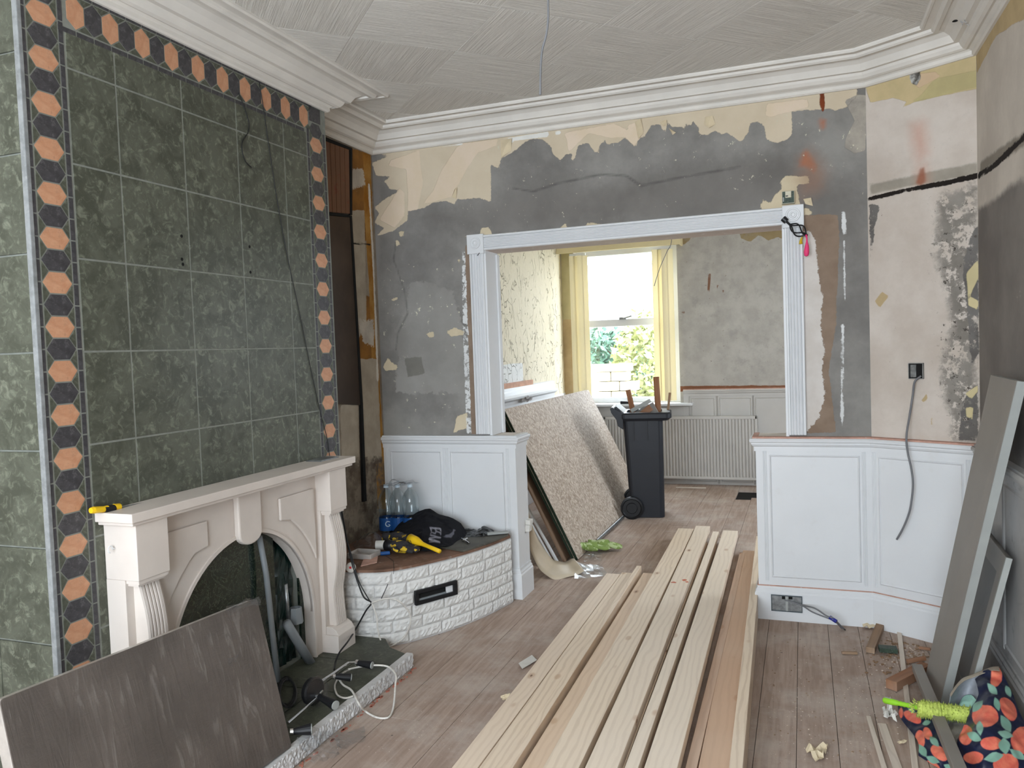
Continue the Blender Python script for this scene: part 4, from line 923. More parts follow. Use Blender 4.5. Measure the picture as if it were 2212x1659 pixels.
# ================================================================== THINGS
def pine(name, base=(S(202, 176, 148), S(230, 213, 190)), knots=True):
    n = NT(name, .62, .25)
    r = n.rnd(); off = n.new('ShaderNodeCombineXYZ'); n.put(off.inputs[0], n.math('MULTIPLY', r, 40.0)); n.put(off.inputs[1], n.math('MULTIPLY', r, 13.0)); n.put(off.inputs[2], n.math('MULTIPLY', r, 7.0))
    va = n.new('ShaderNodeVectorMath'); va.operation = 'ADD'; n.put(va.inputs[0], n.co); n.put(va.inputs[1], off.outputs[0]); P = va.outputs[0]
    nz = n.noise(1.6, 4, .5, n.mapping((1, 3, 3), vec=P), .5, True)
    vb = n.new('ShaderNodeVectorMath'); vb.operation = 'MULTIPLY_ADD'; n.put(vb.inputs[0], nz); vb.inputs[1].default_value = (0, .09, .09); n.put(vb.inputs[2], P)
    w = n.wave(11, 1.6, n.mapping((.04, 1, .8), vec=vb.outputs[0]), 2, .8, 'Y')
    f = n.noise(5, 5, .6, n.mapping((.7, 26, 26), vec=P))
    k = n.mix(n.math('MULTIPLY', n.step(w, .45, 1.0), .42), base[1], scl(base[0], .80)); k = n.mix(n.math('MULTIPLY', f, .4), k, base[0])
    k = n.mix(n.math('MULTIPLY', n.step(n.noise(1.1, 3), .4, .7), .35), k, S(222, 208, 192))
    if knots: k = n.mix(n.math('MULTIPLY', n.step(n.math('FRACT', n.math('MULTIPLY', r, 7.3)), 0, 1), .5), k, n.mix(n.math('FRACT', n.math('MULTIPLY', r, 3.7)), S(206, 174, 144), S(236, 227, 214)))
    if knots:
        v = n.voro(3.6, n.mapping((1, 2.2, 2.2), vec=P))
        k = n.mix(n.step(v, .16, .09, 0, .5), k, S(178, 138, 104)); k = n.mix(n.step(v, .062, .05, 0, .85), k, S(104, 72, 52)); k = n.mix(n.step(v, .045, .03, 0, .7), k, S(150, 112, 84))
    n.col(k); n.bump(n.math('ADD', n.math('MULTIPLY', w, .4), f), .2, .002); return n.m
MT['pine'] = pine('fresh sawn pine'); MT['pinepink'] = pine('pinkish pine board', (S(178, 144, 122), S(196, 166, 144)))
MT['oldwood'] = pine('old brown batten', (S(120, 92, 66), S(140, 110, 82)), False); MT['palewood'] = pine('pale bare moulding', (S(190, 176, 162), S(204, 192, 178)), False)
MT['brownwood'] = pine('dark brown batten', (S(122, 78, 48), S(142, 94, 60)), False)
def beam(name, A, B, w, th, mat, lab=None, cat='timber', group=None, side=None, parent=None, bevel=.002):
    """A,B: ends of the centre line of the TOP face; w across, th down"""
    A = Vector(A); B = Vector(B); d = (B-A); L = d.length; d.normalize(); s = side or Vector((-d.y, d.x, 0)); s = Vector(s); s = (s-d*s.dot(d)).normalized(); u = d.cross(s)
    if u.z < 0: u = -u; s = -s
    o = G().box((0, -w/2, -th), (L, w/2, 0)).make(name, mat, None, bevel=bevel)
    M = Matrix(((d.x, s.x, u.x, A.x), (d.y, s.y, u.y, A.y), (d.z, s.z, u.z, A.z), (0, 0, 0, 1)))
    if parent is not None: o.parent = parent; o.matrix_parent_inverse = parent.matrix_basis.inverted()
    o.matrix_basis = M
    if lab: tag(o, lab, cat, group)
    return o
def timber(nl, nr, fl_, fr, z, th, mat, lab, ext=1.45, wk=None):
    a = FL(nl, 1659, z); b = FL(nr, 1659, z); c = FL(*fl_, z); d = FL(*fr, z)
    A = (a+b)/2; B = (c+d)/2; dr = (B-A).normalized(); w = abs((b-a).dot(Vector((dr.y, -dr.x, 0))))
    if wk: w = wk
    return beam('timber_length', A-dr*ext, B, w, th, mat, lab, 'timber', 'sawn timber lengths stacked on the floor'), A-dr*ext, B, w
z1 = .047
t1 = timber(975, 1031, (1310, 1240), (1340, 1238), z1, .045, 'pine', 'leftmost sawn pine timber lying flat on the floor')
t2 = timber(1034, 1088, (1343, 1238), (1372, 1236), z1, .045, 'pine', 'flat pine timber with knots, second from the left')
t2b = timber(1088, 1106, (1373, 1222), (1388, 1222), .075, .073, 'pine', 'narrow pine batten on edge between the second and third flat timbers', wk=.032)
t3 = timber(1126, 1174, (1391, 1238), (1413, 1238), z1, .045, 'pine', 'low pale flat timber right of the narrow batten')
t4 = timber(1172, 1250, (1466, 1141), (1498, 1142), .096, .045, 'pine', 'raised pine timber on the upper layer, left of three, far end beside the bin shadow')
t5 = timber(1263, 1334, (1501, 1137), (1536, 1135), .1, .045, 'pine', 'raised pine timber with orange paint marks, reaching farthest')
t6 = timber(1350, 1377, (1541, 1148), (1552, 1148), .083, .034, 'pine', 'narrow lower timber in the gap between two raised timbers', wk=.046)
t7 = timber(1391, 1463, (1562, 1146), (1594, 1146), .1, .045, 'pine', 'raised pale pine timber with a purple knot, right of three on top')
t7c = timber(1480, 1505, (1597, 1192), (1611, 1196), z1, .045, 'pinepink', 'pinkish timber at the bottom of the stack beside the dark gap')
t8 = timber(1508, 1576, (1611, 1190), (1632, 1189), z1-.002, .044, 'pinepink', 'wide pinkish flat board second from the right')
t9 = timber(1577, 1602, (1634, 1159), (1647, 1157), .135, .133, 'pine', 'rightmost timber standing on edge beside the white dado', wk=.044)
for (o, A, B, w), lab, sh in ((t4, 'lower timber supporting the left raised timber', 0), (t5, 'lower timber supporting the orange marked timber', .015), (t7, 'lower timber supporting the right raised timber', 0)):
    dr = (B-A).normalized(); dn = Vector((dr.y, -dr.x, 0)); zt_ = o.matrix_basis.translation.z-.0455
    beam('timber_length', A+dn*sh+Vector((0, 0, zt_-A.z)), B-dr*.35+dn*sh+Vector((0, 0, zt_-B.z)), w*.8, zt_-.002, 'pine', lab, 'timber', 'sawn timber lengths stacked on the floor')
(o, A, B, w) = t6; beam('timber_length', A+Vector((0, 0, -.0345)), B-(B-A).normalized()*.2+Vector((0, 0, -.0455)), .034, .034, 'pine', 'small lower batten beneath the narrow timber in the gap', 'timber', 'sawn timber lengths stacked on the floor')
MT['orangepaint'] = simple('orange paint', S(190, 96, 66), .6)
for q in ((1455, 1258, 5), (1478, 1253, 6), (1484, 1257, 4)):
    p = FL(q[0], q[1], .1); r_ = q[2]*.0022
    G().prism([(p.x+r_*1.5*math.cos(a)*random.uniform(.6, 1.1), p.y+r_*1.6*math.sin(a)*random.uniform(.6, 1.1), .0995) for a in np.linspace(0, 2*PI, 9)[:-1]], (0, 0, .0012)).make('paint_mark', 'orangepaint', t5[0])
# ---- wheelie bin
bt = thing('wheelie_bin', 'open black wheelie bin full of scrap wood in the back room', 'bin', tuple(FL(1400, 1115)))
ba = math.radians(9); be1 = Vector((math.cos(ba), math.sin(ba), 0)); be2 = Vector((-math.sin(ba), math.cos(ba), 0)); bo = FL(1436, 1119)+Vector((0, 0, 0))
def B3(u, v, z): return bo+be1*u+be2*v+Vector((0, 0, z))
def ring(u0, u1, v0, v1, z, r=.04, n=4):
    P = []
    for (cu, cv, a0) in ((u1-r, v0+r, -PI/2), (u1-r, v1-r, 0), (u0+r, v1-r, PI/2), (u0+r, v0+r, PI)):
        for k in range(n+1): a = a0+PI/2*k/n; P.append(B3(cu+r*math.cos(a), cv+r*math.sin(a), z))
    return P
MT['bin'] = simple('charcoal bin plastic', S(33, 35, 41), .45, .1, 6, .05, 80)
def loft(rings, name, mat, parent, cap0=True, cap1=True, **k):
    V = []; F = []; n = len(rings[0])
    for r in rings: V += r
    for i in range(len(rings)-1):
        for j in range(n): F.append((i*n+j, i*n+(j+1) % n, (i+1)*n+(j+1) % n, (i+1)*n+j))
    if cap0: F.append(tuple(range(n))[::-1])
    if cap1: F.append(tuple(range((len(rings)-1)*n, len(rings)*n)))
    return mk(name, V, F, mat, parent, **k)
loft([ring(-.30, 0, 0, .36, .005), ring(-.30, .0, 0, .36, .03), ring(-.345, .005, -.012, .40, .86), ring(-.345, .005, -.012, .40, .93), ring(-.325, -.01, .0, .38, .93), ring(-.28, -.02, .02, .34, .1)], 'bin_body', 'bin', bt, cap1=True)
loft([ring(-.36, .05, -.03, .43, .875, .05), ring(-.375, .085, -.045, .45, .90, .05), ring(-.375, .085, -.045, .45, .935, .05), ring(-.36, .07, -.03, .435, .948, .05), ring(-.315, -.0, .012, .37, .948, .04), ring(-.315, -.0, .012, .37, .88, .04), ring(-.36, .05, -.03, .43, .875, .05)], 'bin_rim', 'bin', bt, cap0=False, cap1=False)
G().prism([B3(a, -.035, b) for a, b in ((-.34, .80), (-.39, .835), (-.40, .89), (-.445, .955), (-.45, .985), (-.43, 1.0), (-.34, .95))], be2*.03).prism([B3(a, .40, b) for a, b in ((-.34, .80), (-.39, .835), (-.40, .89), (-.445, .955), (-.45, .985), (-.43, 1.0), (-.34, .95))], be2*.03).make('handle_bracket', 'bin', bt, bevel=.004)
G().tube([B3(-.435, -.04, .985), B3(-.435, .44, .985)], .018, 12).make('handle_bar', 'bin', bt)
G().hexa([B3(-.36, .0, .945), B3(-.33, .0, .945), B3(-.33, .42, .945), B3(-.36, .42, .945), B3(-.415, .0, 1.0), B3(-.40, .0, 1.008), B3(-.40, .42, 1.008), B3(-.415, .42, 1.0)]).make('handle_flap', 'bin', bt)
for uu in (-.25, -.13): G().hexa([B3(uu, -.016, .70), B3(uu+.006, -.016, .70), B3(uu+.006, 0, .70), B3(uu, 0, .70), B3(uu, -.022, .87), B3(uu+.006, -.022, .87), B3(uu+.006, 0, .87), B3(uu, 0, .87)]).make('stiffening_rib', 'black', bt)
Mw = Matrix(((be1.x, 0, -be2.x), (be1.y, 0, -be2.y), (0, 1, 0)))
for vv, nm in ((-.075, 0), (.40, 1)):
    wh = G().lathe([(0, 0), (.045, 0), (.05, .008), (.078, .008), (.082, .0), (.1, .004), (.1, .046), (.085, .05), (.078, .042), (.05, .042), (.045, .05), (0, .05)], B3(-.285, vv+.05, .1), 28, 'z', Mw).make('wheel', 'black', bt)
G().tube([B3(-.285, -.03, .1), B3(-.285, .42, .1)], .012).make('axle', 'steel', bt)
def bpx(x, y, v=.1): return PY(x, y, (bo+be2*v).y)
def stick(name, a, b, w, mat, lab, v=.12, th=.02, cat='wood offcut'):
    A = bpx(*a, v); Bq = bpx(*b, v+.02); return beam(name, A, Bq, w, th, mat, lab, cat, side=Vector((1, 0, 0)))
stick('wood_offcut', (1375, 925), (1356, 842), .045, 'brownwood', 'short jagged brown wood offcut sticking up left in the bin')
stick('wood_offcut', (1424, 925), (1417, 814), .052, 'brownwood', 'tall brown batten standing in the bin', .2)
stick('wood_offcut', (1441, 903), (1447, 848), .022, 'oldwood', 'thin pale stick at the right of the bin', .25, .01)
A = bpx(1362, 884, .12); Bq = bpx(1402, 862, .12)
ft = thing('broken_frame', 'broken white and grey box frame poking out of the bin', 'frame', tuple(A))
beam('frame_rail', A, Bq, .05, .035, 'sageE', parent=ft); beam('frame_panel', A+Vector((.03, .02, -.03)), Bq+Vector((.03, .02, -.03)), .02, .11, 'sage', parent=ft); beam('frame_panel', A+Vector((.06, -.01, -.045)), Bq+Vector((.0, -.01, -.05)), .01, .06, 'brownwood', parent=ft)
o = beam('sill_box', PY(1341, 866, Y2-.09), PY(1365, 867, Y2-.09), .05, .035, 'black', 'black box on the back window sill left of the bin', 'box')
# ---- boards leaning in the back room
def osb():
    n = NT('oriented strand board', .7, .2)
    k = n.mix(n.step(n.noise(3, 4), .3, .7), S(160, 144, 130), S(182, 168, 154))
    for rot, sc, th in ((.3, 13, .5), (1.25, 17, .5), (-.7, 15, .52), (2.2, 20, .5)):
        v = n.mapping((1, 3.6, 3.6), (0, rot, rot)); c = n.voro(sc, v, 'F1', 'Color'); e = n.voro(sc, v, 'DISTANCE_TO_EDGE')
        sp = n.new('ShaderNodeSeparateColor'); n.put(sp.inputs[0], c)
        m = n.math('MULTIPLY', n.step(sp.outputs[0], .55, .62), n.step(e, .0, .06))
        k = n.mix(n.math('MULTIPLY', m, .75), k, n.mix(sp.outputs[1], S(138, 118, 100), S(214, 202, 188)))
    n.col(k); n.bump(n.noise(40, 4), .2, .003); return n.m
MT['osb'] = osb(); MT['osbedge'] = simple('dark green board edge', S(30, 44, 30), .8, .2, 30); MT['brownbd'] = simple('brown hardboard', S(128, 104, 84), .75, .1, 4, .05, 60)
def slab(P, th, name, mat, parent=None, emat=None):
    P = [Vector(p) for p in P]; n = (P[1]-P[0]).cross(P[3]-P[0]).normalized(); 
    return G().prism(P, n*th).make(name, mat, parent, bevel=.001)
def sheet(name, y0, y1, xb, H_, xt_, th, mat, lab, cat='board', edge=None, group=None):
    """sheet leaning towards the left wall: foot at x=xb, top at x=xt_"""
    zt = math.sqrt(H_**2-(xb-xt_)**2); n = Vector((zt, 0, xb-xt_)).normalized()
    P = [Vector((xb, y0, 0)), Vector((xb, y1, 0)), Vector((xt_, y1, zt)), Vector((xt_, y0, zt))]
    P = [p-n*th+Vector((0, 0, n.z*th)) for p in P]
    t = thing(name, lab, cat, ((xb+xt_)/2, (y0+y1)/2, 0), group)
    G().prism(P, n*th).make('board_face', mat, t)
    if edge:
        G().prism([p+Vector((0, -.004, 0)) for p in (P[0], P[0]+n*th, P[3]+n*th, P[3])], (0, .004, 0)).make('board_edge', edge, t)
    return t
sheet('strand_board', 5.47, 7.93, -1.56, 1.22, -2.09, .018, 'osb', 'large strand board sheet leaning in the back room beside the bin', 'board', 'osbedge')
sheet('strand_board', 5.46, 7.90, -1.583, 1.22, -2.112, .018, 'osb', 'second strand board with dark green edge behind the front sheet', 'board', 'osbedge')
sheet('hardboard_sheet', 5.40, 7.6, -1.640, 1.20, -2.16, .012, 'brownbd', 'brown hardboard sheet with faint marks behind the strand boards', 'board')
for i, (yy, xx, mt_, lab) in enumerate(((5.36, -1.672, 'white', 'front white moulding length leaning behind the brown hardboard'), (5.33, -1.70, 'white', 'second white moulding length leaning behind the brown hardboard'), (5.30, -1.73, 'palewood', 'bare wood moulding leaning at the back of the stack'))):
    th_ = math.atan2(.52, 1.0)
    A = Vector((xx-.0, yy, .0)); Bq = Vector((xx-.62, yy+.12, 1.02)); beam('moulding_length', A+Vector((.0, 0, .005)), Bq, .03, .014, mt_, lab, 'moulding', side=Vector((0, 1, 0)))
o = G().tube([(-1.55, 6.0, .016), (-1.535, 6.9, .016)], .014, 12).make('metal_pipe', 'steel'); tag(o, 'grey metal pipe on the floor at the foot of the strand board', 'pipe')
# curled vinyl offcut
V = []; F = []
po = spline([FL(1136, 1120, .42), FL(1140, 1165, .27), FL(1152, 1205, .13), FL(1174, 1238, .03), FL(1198, 1251, .004), FL(1232, 1246, .004), FL(1262, 1233, .03)], 6)
pi_ = spline([FL(1138, 1090, .52), FL(1148, 1130, .40), FL(1166, 1172, .22), FL(1190, 1204, .08), FL(1208, 1214, .04), FL(1228, 1211, .035), FL(1240, 1206, .05)], 6)
for i in range(len(po)):
    for j in range(5): V.append(po[i].lerp(pi_[i], j/4)+Vector((0, 0, .004*math.sin(i*.7+j))))
for i in range(len(po)-1):
    for j in range(4): F.append((i*5+j, (i+1)*5+j, (i+1)*5+j+1, i*5+j+1))
MT['vinyl'] = simple('cream vinyl back', S(196, 182, 160), .5, .08, 6)
o = mk('vinyl_offcut', V, F, 'vinyl', None, smooth=True, solid=.003); tag(o, 'curled cream vinyl flooring offcut beside the white dado end', 'vinyl offcut')
# ---- wrapped slab leaning on the mantelpiece
def wrapmat():
    n = NT('dark slab in clear stretch film', .28, .5)
    s = n.noise(3, 4, .6, n.mapping((1, 9, 1.6), (.5, 0, 0)), 1.2); s2 = n.noise(3, 5, .7, n.mapping((1, 6, 24), (-.25, 0, 0)), .5)
    m = n.math('MULTIPLY', n.step(s, .54, .66), n.step(n.noise(2.5, 3), .42, .6))
    k = n.mix(n.step(n.noise(5, 4), .3, .7), S(84, 77, 72), S(98, 90, 84)); k = n.mix(n.math('MULTIPLY', m, .42), k, S(146, 140, 134)); n.col(k)
    n.bump(n.math('ADD', s, n.math('MULTIPLY', s2, .4)), .35, .01); return n.m
MT['wrap'] = wrapmat(); MT['wrapedge'] = simple('pale film covered edge', S(158, 150, 142), .3, .15, 20, .4, 60, spec=.6)
TRq = PX(555, 1292, -1.99); TLq = PX(0, 1512, -1.99); BRq = FL(630, 1613, HT+.004); du = (TLq-TRq)
BLq = BRq+du*1.0; nrm = (TLq-TRq).cross(BRq-TRq).normalized()
if nrm.x < 0: nrm = -nrm
wt = thing('wrapped_slab', 'dark grey slab wrapped in clear film leaning on the mantelpiece', 'slab', tuple((BRq+BLq)/2))
BLq.z = max(BLq.z, HT+.004)
def rounded(P, r, n=4):
    out = []
    for i in range(len(P)):
        a = P[i-1]; b = P[i]; c = P[(i+1) % len(P)]; p0 = b+(a-b).normalized()*r; p1 = b+(c-b).normalized()*r
        for k in range(n+1): t = k/n; out.append(p0*(1-t)**2+b*2*t*(1-t)+p1*t*t)
    return out
RP = rounded([TRq, TLq, BLq, BRq], .012)
G().prism([p-nrm*.004 for p in RP], nrm*.004).make('slab_face', 'wrap', wt)
G().prism([p-nrm*.045 for p in RP], nrm*.0405).make('slab_edge', 'wrapedge', wt, bevel=.004)
MT['film'] = glass('clear film', (.95, .96, .97, 1), .02, .2, .3)
def crumple(name, pts, mat, lab, cat, n=9, amp=.012, parent=None, seed=0, solid=.0006, lift=.0):
    """crumpled sheet: 4 corner points, random folds"""
    rs = np.random.RandomState(seed); P = [Vector(p) for p in pts]; V = []; F = []
    for i in range(n+1):
        for j in range(n+1):
            a = P[0].lerp(P[1], i/n); b = P[3].lerp(P[2], i/n); q = a.lerp(b, j/n)
            V.append(q+Vector((rs.uniform(-.4, .4)*amp, rs.uniform(-.4, .4)*amp, abs(rs.normal())*amp+.001+lift)))
    for i in range(n):
        for j in range(n): k = i*(n+1)+j; F.append((k, k+n+1, k+n+2, k+1))
    o = mk(name, V, F, mat, parent, solid=solid)
    if lab: tag(o, lab, cat)
    return o
crumple('film_fold', [TRq+Vector((0, -.18, .012)), TRq+Vector((.0, .01, .0)), TRq+Vector((.01, .012, -.03)), TRq+Vector((.01, -.16, -.01))], 'film', None, None, 7, .008, wt, 3)
p = PX(498, 1430, TRq.x); p = PN(498, 1430, BRq, nrm)
crumple('film_knot', [p+nrm*.006+Vector((0, -.02, .01)), p+nrm*.02+Vector((0, .02, .015)), p+nrm*.012+Vector((0, .02, -.012)), p+nrm*.006+Vector((0, -.02, -.01))], 'film', None, None, 6, .006, wt, 5)
# ---- right: tall grey board, panel, stick
BLr, BRr = FL(1996, 1475), FL(2030, 1520); TLr = PX(2140, 810, .715); TRr = PX(2196, 823, .735)
nn = (BRr-BLr).cross(TLr-BLr).normalized()
if nn.x > 0: nn = -nn
gb_ = thing('tall_grey_board', 'tall narrow grey painted board leaning in the right corner', 'board', tuple(BLr))
G().prism([BLr, BRr, TRr, TLr], -nn*.002).make('board_face', 'sage', gb_)
G().prism([p-nn*.0025 for p in (BLr, BRr, TRr, TLr)], -nn*.033).make('board_edge', 'sageE', gb_)
P0, P1, P2_, P3_ = FL(2086, 1535), Vector((.60, 4.05, 0)), PX(2118, 1130, .735), PX(2177, 1204, .735)
P0 = FL(2084, 1545)
gp_ = thing('grey_cupboard_door', 'grey panelled door leaning behind the tall grey board', 'door', tuple(P0))
nn2 = (P1-P0).cross(P3_-P0).normalized()
if nn2.x > 0: nn2 = -nn2
MT['sageD'] = simple('darker grey door panel', S(104, 100, 96), .5, .1, 4)
G().prism([P0, P1, P2_, P3_], -nn2*.012).make('door_panel', 'sageD', gp_)
def fr(a, b, c, d): return [a, b, c, d]
def bil(u, v): return P0.lerp(P1, u).lerp(P3_.lerp(P2_, u), v)
for nm, q in (('door_stile', (0, .13, 0, 1)), ('door_stile', (.87, 1, 0, 1)), ('door_rail', (.13, .87, 0, .12)), ('door_rail', (.13, .87, .88, 1))):
    G().prism([bil(q[0], q[2])+nn2*.007, bil(q[1], q[2])+nn2*.007, bil(q[1], q[3])+nn2*.007, bil(q[0], q[3])+nn2*.007], -nn2*.02).make(nm, 'sage', gp_)
G().prism([bil(0, 0)+nn2*.0075, bil(0, 1)+nn2*.0075, bil(-.02, 1)+nn2*.0075, bil(-.02, 0)+nn2*.0075], -nn2*.022).make('door_edge', 'sageE', gp_)
beam('grey_painted_stick', FL(2080, 1662, .13)+Vector((-.0, -.25, .0)), FL(1981, 1434, .085), .042, .03, 'sage', 'grey painted stick lying from the wood block across the patterned bag', 'stick')
beam('wood_block', FL(1925, 1470, .045), FL(2000, 1432, .045), .05, .042, 'brownwood', 'brown wood block under the end of the grey stick', 'wood block')
beam('wood_block', FL(1880, 1399, .03), FL(1902, 1345, .03), .04, .028, 'oldwood', 'old grey brown wood block on the floor near the baseboard', 'wood block')
beam('moulding_strip', FL(1982, 1700, .012), FL(1942, 1360, .012), .022, .011, 'palewood', 'long pale moulding strip on the floor running to the baseboard', 'moulding strip')
beam('moulding_strip', FL(1930, 1720, .014), FL(1876, 1546, .014), .018, .013, 'palewood', 'short rounded moulding strip at the bottom edge, left of two', 'moulding strip')
beam('moulding_strip', FL(1968, 1740, .006), FL(1905, 1562, .006), .032, .005, 'palewood', 'flat thin wood strip at the bottom edge, right of two', 'moulding strip')
# ---- patched cloth surfaces
def catmull(a, b, c, d, t): return .5*((2*b)+(c-a)*t+(2*a-5*b+4*c-d)*t*t+(3*b-a-3*c+d)*t**3)
def resamp(Gd, nu, nv):
    A = np.array(Gd, float); 
    def line(A, n):
        out = []; m = len(A)
        for k in range(n+1):
            s = k/n*(m-1); i = min(int(s), m-2); t = s-i
            out.append(catmull(A[max(i-1, 0)], A[i], A[i+1], A[min(i+2, m-1)], t))
        return np.array(out)
    A = line(A, nv); return line(A.transpose(1, 0, 2), nu).transpose(1, 0, 2)
import mathutils.noise as mn
def cloth(name, Gd, mat, parent=None, nu=50, nv=50, wr=.01, fs=9, layers=None, k=.0018, solid=.0015, seed=0, minz=.002, plane='z', smooth=True, rep=None):
    """control grid of (px,py,depth) -> world; depth is a height ('z') or a y plane ('y')"""
    R = resamp(Gd, nu, nv); V = []; P2 = []
    for j in range(nv+1):
        for i in range(nu+1):
            x, y, d = R[j][i]; p = FL(x, y, d) if plane == 'z' else PY(x, y, d)
            q = Vector((p.x*fs+seed, p.y*fs, p.z*fs)); w = (mn.noise(q)+.5*mn.noise(q*2.1)+(abs(mn.noise(q*1.3+Vector((9, 0, 0))))*-1.4))
            p = p+Vector((-.3, -.6, .6))*w*wr; p.z = max(p.z, minz)
            V.append(p); P2.append((x*k, y*k))
    F = [(j*(nu+1)+i, j*(nu+1)+i+1, (j+1)*(nu+1)+i+1, (j+1)*(nu+1)+i) for j in range(nv) for i in range(nu)]
    o = mk(name, V, F, mat, parent, smooth=smooth, solid=solid)
    if layers:
        P2 = np.array(P2)
        for li, L in enumerate(layers):
            sd = np.full(len(P2), -9.0)
            for pl in L.get('polys', ()): sd = np.maximum(sd, sdpoly(P2, [(a*k, b*k) for a, b in pl]))
            for pl, r in L.get('lines', ()): sd = np.maximum(sd, sdline(P2, [(a*k, b*k) for a, b in pl], r*k))
            a = o.data.attributes.new('L%d' % li, 'FLOAT', 'POINT'); a.data.foreach_set('value', sd.astype(np.float32))
    return o
def ell(cx, cy, rx, ry, rot=0, n=18): return [(cx+rx*math.cos(a)*math.cos(rot)-ry*math.sin(a)*math.sin(rot), cy+rx*math.cos(a)*math.sin(rot)+ry*math.sin(a)*math.cos(rot)) for a in np.linspace(0, 2*PI, n+1)[:-1]]
def leafp(a, b, w=.24):
    a = np.array(a, float); b = np.array(b, float); d = b-a; n = np.array([-d[1], d[0]]); return [tuple(a+d*t+n*w*math.sin(PI*t)*s) for s, ts in ((1, np.linspace(0, 1, 7)), (-1, np.linspace(1, 0, 7)[1:-1])) for t in ts]
peach = [ell(2128, 1548, 28, 25), ell(2086, 1587, 16, 22), ell(2178, 1531, 15, 27, -.5), ell(2208, 1598, 26, 30), ell(2142, 1606, 24, 14), ell(2172, 1650, 28, 24), ell(2103, 1636, 22, 13), ell(2152, 1460, 13, 24, .2), ell(2225, 1640, 12, 20)]
leaves = [leafp((2123, 1511), (2102, 1540)), leafp((2150, 1508), (2158, 1536)), leafp((2116, 1557), (2119, 1590)), leafp((2088, 1583), (2121, 1600)), leafp((2161, 1544), (2182, 1580)), leafp((2155, 1582), (2188, 1589)), leafp((2166, 1592), (2172, 1628), .35), leafp((2181, 1618), (2214, 1640)), leafp((2126, 1641), (2167, 1629)), leafp((2133, 1476), (2154, 1501)), leafp((2172, 1480), (2182, 1505))]
LB = [dict(polys=peach, col=S(206, 92, 78), col2=S(220, 124, 98), amp=.003, cs=30), dict(polys=leaves, col=S(138, 176, 158), col2=S(112, 152, 134), amp=.0015)]
peach2 = [ell(1971, 1548, 20, 11, .5), ell(1987, 1597, 11, 21), ell(2029, 1626, 22, 13, .7), ell(1946, 1540, 5, 12), ell(2003, 1584, 9, 15, -.4), ell(2015, 1655, 18, 9, .5)]
leaves2 = [leafp((1960, 1527), (1977, 1539)), leafp((2008, 1590), (2028, 1613)), leafp((1984, 1607), (2002, 1636)), leafp((2001, 1635), (2030, 1648)), leafp((2038, 1651), (2062, 1663)), leafp((1990, 1562), (2012, 1560))]
LB2 = [dict(polys=peach2, col=S(200, 88, 76), col2=S(216, 118, 94), amp=.003, cs=30), dict(polys=leaves2, col=S(138, 176, 158), col2=S(112, 152, 134), amp=.0015)]
MT['bagm'] = paint_material('navy peach print bag', (S(26, 30, 52), S(34, 38, 60), 20), LB, .32, .15)
MT['lining'] = simple('bag lining', S(150, 152, 158), .4, .2, 20, .3, 40)
MT['mint'] = simple('mint cloth', S(164, 208, 192), .8, .1, 30, .3, 80)
MT['greycl'] = simple('grey cloth', S(150, 144, 140), .85, .15, 20, .4, 60)
bg_ = thing('shopping_bag', 'navy shopping bag printed with peaches and mint leaves, bottom right corner', 'bag', tuple(FL(2100, 1620)))
cloth('bag_front', [[(2106, 1466, .20), (2124, 1450, .235), (2141, 1442, .25), (2158, 1441, .25)], [(2112, 1500, .19), (2133, 1494, .21), (2155, 1490, .215), (2184, 1492, .20)], [(2090, 1552, .13), (2125, 1550, .17), (2166, 1550, .17), (2206, 1546, .15)], [(2068, 1600, .09), (2112, 1600, .13), (2165, 1604, .13), (2238, 1604, .10)], [(2078, 1650, .04), (2122, 1655, .07), (2170, 1655, .07), (2250, 1655, .05)], [(2060, 1700, .004), (2110, 1705, .006), (2170, 1705, .006), (2250, 1705, .004)]], 'bagm', bg_, 80, 90, .013, 13, LB)
cloth('bag_flap', [[(1938, 1519, .05), (1972, 1524, .075), (2010, 1548, .075), (2056, 1590, .07)], [(1946, 1552, .03), (1985, 1566, .06), (2020, 1590, .065), (2066, 1625, .06)], [(1982, 1600, .03), (2004, 1612, .045), (2038, 1635, .045), (2080, 1655, .04)], [(1984, 1632, .004), (2012, 1650, .004), (2052, 1672, .004), (2100, 1692, .004)]], 'bagm', bg_, 60, 50, .010, 14, LB2, seed=5)
cloth('bag_lining', [[(2052, 1500, .16), (2075, 1472, .19), (2100, 1458, .21), (2128, 1446, .235)], [(2050, 1520, .12), (2078, 1500, .13), (2100, 1490, .15), (2122, 1485, .19)], [(2045, 1560, .06), (2075, 1550, .06), (2096, 1545, .08), (2108, 1520, .14)], [(2040, 1610, .03), (2060, 1610, .03), (2072, 1605, .05), (2085, 1560, .10)]], 'lining', bg_, 30, 30, .008, 14, seed=3)
cloth('bag_top_hem', [[(2052, 1500, .165), (2075, 1468, .20), (2106, 1455, .22), (2140, 1441, .25), (2158, 1440, .252)], [(2054, 1506, .16), (2077, 1475, .195), (2106, 1462, .215), (2140, 1449, .245), (2160, 1450, .245)]], 'bagm', bg_, 40, 4, .003, 14, seed=8)
o = cloth('mint_cloth', [[(2068, 1528, .10), (2080, 1505, .13), (2096, 1500, .14), (2112, 1515, .16)], [(2066, 1536, .09), (2082, 1524, .12), (2100, 1522, .13), (2112, 1526, .15)], [(2074, 1542, .08), (2088, 1540, .10), (2100, 1540, .11), (2106, 1538, .13)]], 'mint', None, 20, 20, .008, 20, seed=4); tag(o, 'crumpled mint green cloth inside the peach print bag', 'cloth')
